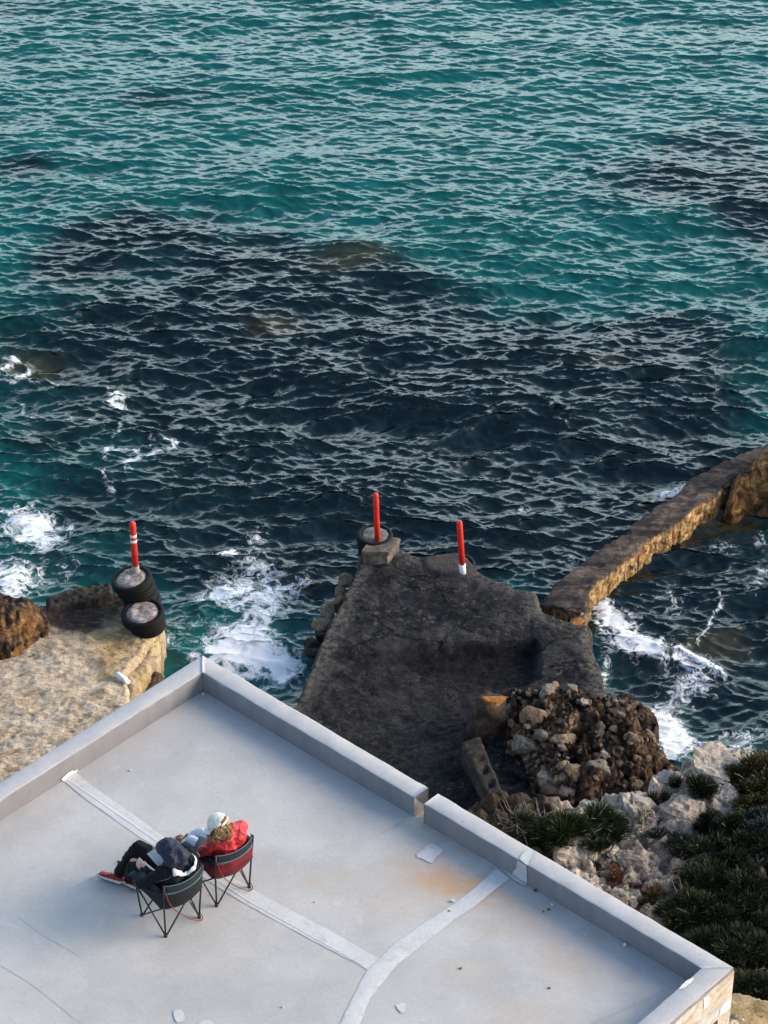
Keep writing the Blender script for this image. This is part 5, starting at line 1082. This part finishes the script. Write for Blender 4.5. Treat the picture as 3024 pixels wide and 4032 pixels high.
def blobs(chains, voxel, name, mat, parent, fold=0.0, ff=9.0, seed=0, smooth=3):
    """grow one continuous skin round chains of (x, y, z, r) nodes"""
    bm = bmesh.new()
    for ch in chains:
        for a, b in zip(ch[:-1], ch[1:]) if len(ch) > 1 else [(ch[0], ch[0])]:
            L = math.dist(a[:3], b[:3]); st = max(1, int(L / (0.38 * max(.004, min(a[3], b[3])))))
            for i in range(st + 1):
                f = i / st; r = a[3] + (b[3] - a[3]) * f
                bmesh.ops.create_icosphere(bm, subdivisions=2 if r > .02 else 1, radius=r, matrix=Matrix.Translation([a[k] + (b[k] - a[k]) * f for k in range(3)]))
    me = bpy.data.meshes.new('t'); bm.to_mesh(me); bm.free(); o = bpy.data.objects.new('t', me); COL.objects.link(o)
    md = o.modifiers.new('r', 'REMESH'); md.mode = 'VOXEL'; md.voxel_size = voxel
    s = o.modifiers.new('s', 'SMOOTH'); s.iterations = smooth; s.factor = .5
    dg = bpy.context.evaluated_depsgraph_get(); m2 = bpy.data.meshes.new_from_object(o.evaluated_get(dg)); bpy.data.objects.remove(o)
    m2.name = name; n = len(m2.vertices); co = np.zeros(n * 3); no = np.zeros(n * 3)
    m2.vertices.foreach_get('co', co); m2.vertex_normals.foreach_get('vector', no); co = co.reshape(-1, 3); no = no.reshape(-1, 3)
    if fold:
        h = fbm(co[:, 0] * ff + seed, co[:, 1] * ff * .8, co[:, 2] * ff * 1.3, 3, True) - .55
        co = co + no * (fold * h)[:, None]; m2.vertices.foreach_set('co', co.astype(np.float32).ravel())
    m2.update(); m2.polygons.foreach_set('use_smooth', np.ones(len(m2.polygons), bool)); m2.materials.clear(); m2.materials.append(mat)
    o = bpy.data.objects.new(name, m2); COL.objects.link(o); o.parent = parent; return o
def lerp(a, b, f): return tuple(a[i] + (b[i] - a[i]) * f for i in range(3))
def hand(wrist, d, nrm, side, curl=.5):
    """palm, four fingers of different lengths and a thumb; d = finger direction, nrm = back of the hand, side = +1 / -1 the thumb's side"""
    d = Vector(d).normalized(); n = Vector(nrm); n = (n - d * n.dot(d)).normalized(); x = d.cross(n) * side; wv = Vector(wrist); out = []
    for k in (-1, -.35, .35, 1): out.append([(*(wv + d * .01 + x * k * .012), .017), (*(wv + d * .085 + x * k * .031), .0135)])
    for k, L in ((1.0, .072), (.35, .082), (-.35, .076), (-1.0, .058)):
        p = wv + d * .085 + x * k * .031; dd = d.copy(); ch = [(*p, .0095)]
        for q, f in enumerate((.44, .32, .24)):
            dd = (dd - n * curl * (.5 + .35 * q)).normalized(); p = p + dd * L * f; ch.append((*p, (.0092, .0086, .0075)[q]))
        out.append(ch)
    p = wv + d * .03 + x * .030; out.append([(*p, .0135), (*(p + d * .028 + x * .024 - n * .006), .011), (*(p + d * .058 + x * .030 - n * .014), .0088)])
    return out
def head(c, fwd, up, r=.088):
    """skull, jaw, nose, brow and ears on a neck"""
    c = Vector(c); f = Vector(fwd).normalized(); u = Vector(up); u = (u - f * u.dot(f)).normalized(); s = f.cross(u)
    q = lambda a, b, g: tuple(c + f * a + u * b + s * g)
    return [[(*q(-.012, .022, 0), r)], [(*q(.008, -.01, 0), r * .92)], [(*q(.035, -.062, 0), .052), (*q(.055, -.088, 0), .034)], [(*q(.072, .024, -.026), .022), (*q(.078, .024, .026), .022)],
            [(*q(.088, .012, 0), .011), (*q(.104, -.022, 0), .0145)], [(*q(.086, -.056, -.018), .010), (*q(.086, -.056, .018), .010)], [(*q(0, .0, .082), .016), (*q(-.004, -.026, .080), .012)], [(*q(0, .0, -.082), .016), (*q(-.004, -.026, -.080), .012)]], q
def shoe(T_, heel, toe, L, mats, name='shoe', roll=0.0, pitch=0.0):
    h, t = Vector(heel), Vector(toe); d = (t - h); d.normalize(); z = Vector((0, 0, 1)); s = d.cross(z).normalized(); u = s.cross(d).normalized()
    u = Matrix.Rotation(roll, 3, d) @ u; s = Matrix.Rotation(roll, 3, d) @ s
    wd = lambda f: .032 + .012 * math.sin(min(1, f * 1.25) * 3.14 * .6) - .030 * max(0, f - .86) / .14 * .8
    hh = lambda f: np.interp(f, [0, .1, .28, .45, .7, .9, 1], [.080, .108, .108, .088, .066, .052, .020])
    def loft(lo, hi, grow, rnd, nm, m, par):
        V = []; n = 22; S = 20
        for i in range(n + 1):
            f = i / n; w_ = wd(f) * grow * (math.sqrt(max(0.02, 1 - (1 - f / .07) ** 2)) if f < .07 else 1); top = hi(f)
            for k in range(S):
                a = 6.283 * k / S; ca, sa = math.cos(a), math.sin(a); ex = .55 if rnd else .25
                x = abs(ca) ** ex * (1 if ca > 0 else -1) * w_ * (1 if not rnd or sa < 0 else (1 - .42 * sa ** 2 * (1 if f < .5 else .5))); zz = (lo + top) / 2 + abs(sa) ** ex * (1 if sa > 0 else -1) * (top - lo) / 2
                V.append(h + d * (f * L) + s * x + u * (zz + .018 * max(0, f - .8) * 3))
        V += [h + u * .03, h + d * L + u * .03]; c0 = len(V) - 2
        T2 = [(c0, (k + 1) % S, k) for k in range(S)] + [(c0 + 1, n * S + k, n * S + (k + 1) % S) for k in range(S)]
        return mesh_obj(nm, V, [(i * S + k, i * S + (k + 1) % S, (i + 1) * S + (k + 1) % S, (i + 1) * S + k) for i in range(n) for k in range(S)], m, par, True, None, T2)
    o = loft(.026, hh, 1.0, True, name, mats[0], T_); loft(.008, lambda f: .046 - .012 * f, 1.10, False, 'midsole', mats[1], o); loft(0.0, lambda f: .010, 1.05, False, 'outsole', mats[2], o)
    for i in range(4):
        f = .42 + .09 * i; c = h + d * (f * L) + u * (hh(f) + .002)
        tube('lace', [c - s * .020 - u * .010, c, c + s * .020 - u * .010], .0035, mats[1], o, 5)
    return o
def cam_local(T_, u, v):
    d = Vector(((u - PW / 2) / FPX, _c - (v - PH / 2) / FPX * _s, -_s - (v - PH / 2) / FPX * _c)); m = Matrix.Rotation(-T_.rotation_euler.z, 3, 'Z')
    return m @ (Vector((0, 0, CZ)) - T_.location), m @ d
def decal(T_, target, left, right, name, m, off=.005, n=16, k=4):
    """a flat strip laid on a garment's surface between two traced edges"""
    bv = BVHTree.FromObject(target, bpy.context.evaluated_depsgraph_get()) if False else BVHTree.FromPolygons([v.co for v in target.data.vertices], [p.vertices[:] for p in target.data.polygons])
    def res(pts):
        d = np.concatenate([[0], np.cumsum([math.dist(a, b) for a, b in zip(pts[:-1], pts[1:])])]); q = np.linspace(0, d[-1], n)
        return np.stack([np.interp(q, d, [p[0] for p in pts]), np.interp(q, d, [p[1] for p in pts])], 1)
    Lp, Rp = res(left), res(right); V = []; ok = True
    for a, b in zip(Lp, Rp):
        for j in range(k):
            u, v = a + (b - a) * j / (k - 1); o0, d0 = cam_local(T_, u, v); hit = bv.ray_cast(o0, d0)
            if hit[0] is None: hit = bv.find_nearest(V[-1] if V else o0 + d0 * 25)
            V.append(hit[0] + hit[1] * off)
    o = mesh_obj(name, V, grid_faces(n, k), m, target, True); md = o.modifiers.new('thick', 'SOLIDIFY'); md.thickness = .003; md.offset = 0; return o
def c4(x, y): return (350 + x / 3.318, 3250 + y / 3.318)
def c3(x, y): return (700 + x / 4.74, 3150 + y / 4.74)
def loc_at(T_, uv, z):             # a photo point at height z above the roof, in the sitter's own frame
    o0, d0 = cam_local(T_, *uv); return o0 + d0 * ((z - o0.z) / d0.z)

def reader_navy():
    T_ = thing('person', 'person in navy hooded jacket and red trainers reading a page in a camp chair', 'person', (MANC[0], MANC[1], FL), CH_ROT)
    hc = Vector((-.075, -.135, 1.085)); fw, up = Vector((-.35, .80, -.52)), Vector((-.15, .45, .88))
    hd, q = head(hc, fw, up)
    wl, wr = (-.185, .215, .635), (.175, .255, .69)
    fing = hand(wl, (.30, .85, .18), (-.5, -.1, .85), 1, .45) + hand(wr, (-.45, .85, .1), (.3, .1, .9), -1, .5)
    core = [[(0, -.04, .52, .10), (0, -.13, .72, .10), (0, -.18, .88, .10), (-.03, -.17, .98, .055), (hc.x, hc.y, hc.z - .04, .052)], [(-.15, -.19, .92, .05), (.15, -.19, .92, .05)],
            [(-.18, -.18, .91, .042), (-.335, -.02, .685, .036), (*wl, .026)], [(.18, -.18, .91, .042), (.31, .02, .68, .036), (*wr, .026)],
            [(-.09, 0, .52, .07), (-.12, .46, .535, .05), (-.075, .66, .13, .036), (-.08, .70, .07, .03)], [(.09, 0, .52, .07), (.035, .565, .575, .05), (-.10, .80, .13, .036), (-.12, .83, .07, .03)]]
    blobs(hd + core + fing, .0062, 'body', M['skin'], T_, 0, smooth=2)
    for g in (-.031, .031): tube('eye', [q(.079, .008, g), q(.084, .008, g)], [.009, .007], M['eye'], T_, 8)
    tr = [[(-.10, -.10, .53, .125), (-.13, .20, .53, .085), (-.14, .44, .505, .074), (-.13, .50, .40, .068), (-.085, .625, .20, .060), (-.075, .655, .13, .058)],
          [(.10, -.10, .53, .125), (.08, .25, .575, .10), (.035, .575, .585, .084), (.01, .64, .48, .078), (-.07, .76, .23, .066), (-.095, .795, .145, .064)], [(-.1, -.1, .53, .12), (.1, -.1, .53, .12)]]
    blobs(tr, .011, 'trousers', M['trousers'], T_, .022, 7, 3)
    jk = [[(-.075, -.10, .53, .125), (-.075, -.15, .68, .125), (-.085, -.225, .86, .128)], [(.075, -.10, .53, .125), (.075, -.17, .68, .13), (.09, -.23, .86, .130)], [(-.16, -.195, .905, .078), (-.05, -.20, .945, .082), (.05, -.20, .945, .082), (.16, -.195, .905, .078)],
          [(-.185, -.19, .905, .078), (-.28, -.09, .77, .068), (-.335, -.01, .685, .062), (-.27, .09, .65, .055), (-.195, .19, .64, .046)], [(.185, -.19, .905, .078), (.27, -.09, .78, .068), (.315, .01, .69, .062), (.25, .13, .68, .054), (.185, .235, .69, .046)]]
    J = blobs(jk, .011, 'jacket', M['navy'], T_, .030, 7.5, 1)
    # hood: drawn over the head, deep at the back, standing away from the neck
    u = up - fw.normalized() * up.dot(fw.normalized()); u.normalize(); f = fw.normalized()
    H = lambda a, b, g: tuple(hc + f * a + u * b + f.cross(u) * g)
    hd_ = [[(*H(-.02, .03, 0), .110)], [(*H(.03, .035, 0), .098), (*H(.055, .04, 0), .082)], [(*H(-.03, -.01, -.045), .092), (*H(-.06, -.085, -.07), .085)], [(*H(-.03, -.01, .045), .092), (*H(-.06, -.085, .07), .085)], [(*H(-.055, .0, 0), .10), (*H(-.10, -.10, 0), .095)],
           [(-.15, -.20, .965, .05), (-.07, -.265, .96, .052), (.03, -.27, .96, .052), (.12, -.20, .97, .05)]]
    Hd = blobs(hd_, .010, 'hood', M['hood'], T_, .032, 8.5, 6)
    e = [(*H(.105, .10, 0),), (*H(.10, .075, .07),), (*H(.085, 0, .10),), (*H(.06, -.08, .085),)]
    # silver stripe lying round the back of the neck, and a second narrow one on the right shoulder
    decal(T_, J, [c4(*p) for p in [(1330, 388), (1372, 455), (1352, 520), (1290, 580), (1215, 615), (1150, 590), (1088, 560)]], [c4(*p) for p in [(1355, 395), (1392, 470), (1372, 560), (1315, 632), (1235, 652), (1165, 655), (1105, 640)]], 'neck_stripe', M['silver'], .028, 26, 5)
    decal(T_, J, [c4(*p) for p in [(1400, 350), (1435, 400), (1440, 428)]], [c4(*p) for p in [(1406, 346), (1441, 396), (1448, 430)]], 'shoulder_piping', M['piping'], .008, 8, 2)
    decal(T_, J, [c4(*p) for p in [(880, 730), (960, 712), (1030, 690), (1075, 655)]], [c4(*p) for p in [(880, 738), (962, 721), (1034, 699), (1082, 662)]], 'seam_piping', M['piping'], .006, 12, 2)
    shoe(T_, (-.105, .745, .012), (-.235, 1.02, .03), .305, (M['shoe_red'], M['sole'], M['outsole']), roll=R(16))
    shoe(T_, (-.01, .525, .006), (-.075, .79, .006), .29, (M['shoe_red'], M['sole'], M['outsole']), roll=R(18))
    return T_
PN = reader_navy()

def page():
    A, B, C = loc_at(PN, c4(762, 372), .685), loc_at(PN, c4(890, 288), .74), loc_at(PN, c4(932, 566), .665)
    wv = (B - A).normalized() * .215; lv = C - A; n = wv.cross(lv).normalized()
    if n.z < 0: n = -n
    m = Matrix.Rotation(CH_ROT, 3, 'Z'); w0 = PN.location + m @ A
    T_ = thing('magazine', 'white printed page on a dark board lying on the lap of the navy reader', 'magazine', w0, CH_ROT)
    def slab(name, o, a, b, t0, t1, mt):
        V = [o + n * t0, o + a + n * t0, o + a + b + n * t0, o + b + n * t0]; V += [v + n * (t1 - t0) for v in V]
        return mesh_obj(name, V, [(3, 2, 1, 0), (4, 5, 6, 7), (0, 1, 5, 4), (1, 2, 6, 5), (2, 3, 7, 6), (3, 0, 4, 7)], mt, T_, False)
    e1, e2 = wv.normalized(), lv.normalized()
    slab('board', -e1 * .014 - e2 * .014, wv + e1 * .028, lv + e2 * .028, -.012, 0, M['black_cloth']); slab('paper', Vector(), wv, lv, .0005, .004, M['paper'])
    Pn = []; F_ = []
    for i in range(15):
        for a0, a1 in ((.08, .46), (.54, .92)):
            if i in (4, 10) and a0 > .5: continue
            b0 = .05 + .06 * i; o = [wv * a + lv * b + n * .0046 for a, b in ((a0, b0), (a1 - .03 * (i % 3), b0), (a1 - .03 * (i % 3), b0 + .024), (a0, b0 + .024))]; F_.append(tuple(range(len(Pn), len(Pn) + 4))); Pn += o
    mesh_obj('print', Pn, F_, M['ink'], T_, False)
page()

def reader_red():
    T_ = thing('person', 'person in red jacket and cream cap with long blond hair holding a dark tablet', 'person', (WOMC[0], WOMC[1], FL), CH_ROT)
    hc = Vector((-.115, -.155, 1.075)); fw, up = Vector((-.42, .70, -.58)), Vector((-.25, .50, .83))
    f = fw.normalized(); u = (up - f * up.dot(f)).normalized(); s = f.cross(u); hd, q = head(hc, fw, up, .086)
    H = lambda a, b, g: tuple(hc + f * a + u * b + s * g)
    wl, wr = (-.20, .06, .60), (-.005, .085, .66)
    fing = hand(wl, (.35, .85, .0), (-.6, 0, .8), 1, .5) + hand(wr, (-.55, .6, -.2), (.3, .3, .9), -1, .45)
    core = [[(0, -.04, .52, .10), (0, -.13, .70, .09), (-.01, -.18, .86, .09), (-.05, -.18, .95, .05), (hc.x, hc.y, hc.z - .04, .048)], [(-.13, -.19, .89, .045), (.13, -.19, .89, .045)],
            [(-.16, -.19, .88, .038), (-.26, -.04, .66, .032), (*wl, .024)], [(.16, -.19, .88, .038), (.22, -.02, .70, .032), (*wr, .024)],
            [(-.08, 0, .52, .07), (-.10, .39, .455, .045), (.0, .68, .15, .034), (.03, .72, .07, .03)], [(.08, 0, .52, .07), (.05, .41, .465, .045), (.09, .70, .15, .034), (.10, .74, .07, .03)]]
    blobs(hd + core + fing, .0062, 'body', M['skin'], T_, 0, smooth=2)
    for g in (-.030, .030): tube('eye', [q(.078, .008, g), q(.083, .008, g)], [.009, .007], M['eye'], T_, 8)
    tr = [[(-.09, -.08, .53, .115), (-.10, .18, .52, .078), (-.10, .38, .465, .064), (-.06, .48, .36, .058), (.01, .645, .19, .052)], [(.09, -.08, .53, .115), (.07, .20, .525, .078), (.05, .40, .475, .064), (.06, .51, .38, .058), (.09, .665, .19, .052)], [(-.09, -.1, .53, .115), (.09, -.1, .53, .115)]]
    blobs(tr, .011, 'trousers', M['printed'], T_, .016, 8, 3)
    jk = [[(-.07, -.10, .51, .13), (-.07, -.15, .68, .118), (-.075, -.215, .86, .118)], [(.07, -.10, .51, .13), (.08, -.15, .68, .118), (.08, -.215, .86, .118)], [(-.14, -.19, .885, .075), (-.04, -.20, .93, .080), (.05, -.20, .93, .080), (.155, -.19, .885, .075)],
          [(-.165, -.185, .885, .074), (-.235, -.10, .76, .066), (-.265, -.03, .665, .060), (-.25, .0, .625, .046), (-.225, .03, .605, .040)], [(.165, -.185, .885, .074), (.225, -.10, .78, .066), (.225, -.02, .70, .060), (.12, .045, .675, .052), (.02, .075, .66, .045)], [(0, -.185, .60, .12), (0, -.20, .74, .115)]]
    J = blobs(jk, .010, 'jacket', M['red_jacket'], T_, .036, 7.5, 2)
    tube('cuff', [(.035, .072, .66), (-.005, .085, .658)], [.05, .044], M['black_cloth'], J, 12)
    # cap: crown, peak, opening with strap at the back
    V = []; n, S = 10, 32
    for i in range(n + 1):
        ph = (i / n) * 1.62
        for k in range(S):
            a = 6.283 * k / S; rr = .1045 * math.sin(ph) * (1 + .012 * math.cos(6 * a)); a0, b0, g0 = rr * math.cos(a) * 1.08, .106 * math.cos(ph) * 1.0 + .012, rr * math.sin(a)
            if math.cos(a) < -.8 and ph > .95: b0 += .045 * (ph - .95) / .67
            V.append(H(a0 - .008, b0, g0))
    C_ = mesh_obj('cap', V, [(i * S + k, i * S + (k + 1) % S, (i + 1) * S + (k + 1) % S, (i + 1) * S + k) for i in range(n) for k in range(S)], M['cap'], T_, True); md = C_.modifiers.new('thick', 'SOLIDIFY'); md.thickness = .006; md.offset = 1
    V = [];
    for i in range(7):
        for k in range(15):
            a = (k / 14 - .5) * 2.5; r0 = .105 + .072 * (i / 6) * math.cos(a * .62); V.append(H(r0 * math.cos(a) * 1.05, .012 - .016 * (i / 6) - .035 * (1 - math.cos(a)) * .5, r0 * math.sin(a)))
    B_ = mesh_obj('peak', V, grid_faces(7, 15), M['cap'], C_, True); md = B_.modifiers.new('thick', 'SOLIDIFY'); md.thickness = .006
    tube('strap', [H(-.118 * math.cos(a) * 1.0 - .004, .0 , .118 * math.sin(a)) for a in np.linspace(-.75, .75, 9)], .012, M['cap'], C_, 6)
    tube('button', [H(-.008, .118, 0), H(-.008, .128, 0)], [.009, .004], M['cap'], C_, 8)
    # hair: a soft mass behind the head with waving locks falling on both shoulders
    hb = [[(*H(-.030, -.005, 0), .086)], [(*H(-.055, -.03, -.03), .058), (-.17, -.225, .985, .044), (-.195, -.20, .93, .028)], [(*H(-.055, -.03, .03), .058), (-.09, -.25, 1.0, .042), (-.08, -.265, .955, .028)], [(*H(-.05, -.05, 0), .058), (-.13, -.25, .97, .042)], [(*H(-.01, -.05, -.075), .04), (-.21, -.13, .94, .032), (-.215, -.10, .86, .018)]]
    Hr = blobs(hb, .009, 'hair', M['hair'], T_, .030, 16, 8)
    rng = np.random.default_rng(5); VV, FF, TT = [], [], []
    for i in range(95):
        a = rng.uniform(1.4, 4.9); st = Vector(H(.098 * math.cos(a) - .01, rng.uniform(-.02, .03), .098 * math.sin(a)))
        gx = rng.uniform(-.26, -.03); en = Vector((gx, -.30 + .9 * max(0, -gx - .12) + rng.uniform(-.015, .02), rng.uniform(.86, .97)))
        if a > 3.6 or a < 2.2: en.y = max(en.y, -.2)
        md_ = st.lerp(en, .5) + Vector((rng.normal() * .02, -.035 + rng.normal() * .012, .015)); w1 = Vector(rng.normal(size=3)) * .012
        tube_geo(spline([st, st.lerp(md_, .5) + w1, md_ - w1, md_.lerp(en, .5) + w1, en], 4), list(np.linspace(.0065, .002, 17)), 5, VV, FF, TT)
    mesh_obj('locks', VV, FF, M['hair'], Hr, True, None, TT)
    shoe(T_, (.02, .66, .0), (.03, .93, .0), .265, (M['boot'], M['sole'], M['outsole']), 'boot'); shoe(T_, (.10, .69, .0), (.115, .95, .0), .265, (M['boot'], M['sole'], M['outsole']), 'boot')
    for x, y in ((.03, .70), (.105, .725)): tube('boot_shaft', [(x, y, .06), (x - .002, y - .012, .13), (x - .004, y - .025, .19)], [.05, .05, .055], M['boot'], T_, 14)
    return T_
PR = reader_red()
def slate():
    q = [loc_at(PR, c3(*p), z) for p, z in (((415, 690), .715), ((605, 752), .735), ((560, 1035), .68), ((300, 905), .65))]
    m = Matrix.Rotation(CH_ROT, 3, 'Z'); T_ = thing('tablet', 'dark blue tablet with a pale rim held on the lap by the person in red', 'tablet', PR.location + m @ q[3], CH_ROT)
    L = [p - q[3] for p in q]; n = (L[1] - L[0]).cross(L[2] - L[1]).normalized(); n = n if n.z > 0 else -n; c = sum(L, Vector()) / 4
    def slab(name, k, t0, t1, mt):
        pl = [c + (p - c) * k for p in L]; V = [p + n * t0 for p in pl] + [p + n * t1 for p in pl]
        mesh_obj(name, V, [(3, 2, 1, 0), (4, 5, 6, 7), (0, 1, 5, 4), (1, 2, 6, 5), (2, 3, 7, 6), (3, 0, 4, 7)], mt, T_, False)
    slab('body', 1.12, -.016, 0, M['black_cloth']); slab('rim', 1.03, .0005, .003, M['screen_rim']); slab('cover', .96, .0035, .006, M['screen'])
slate()
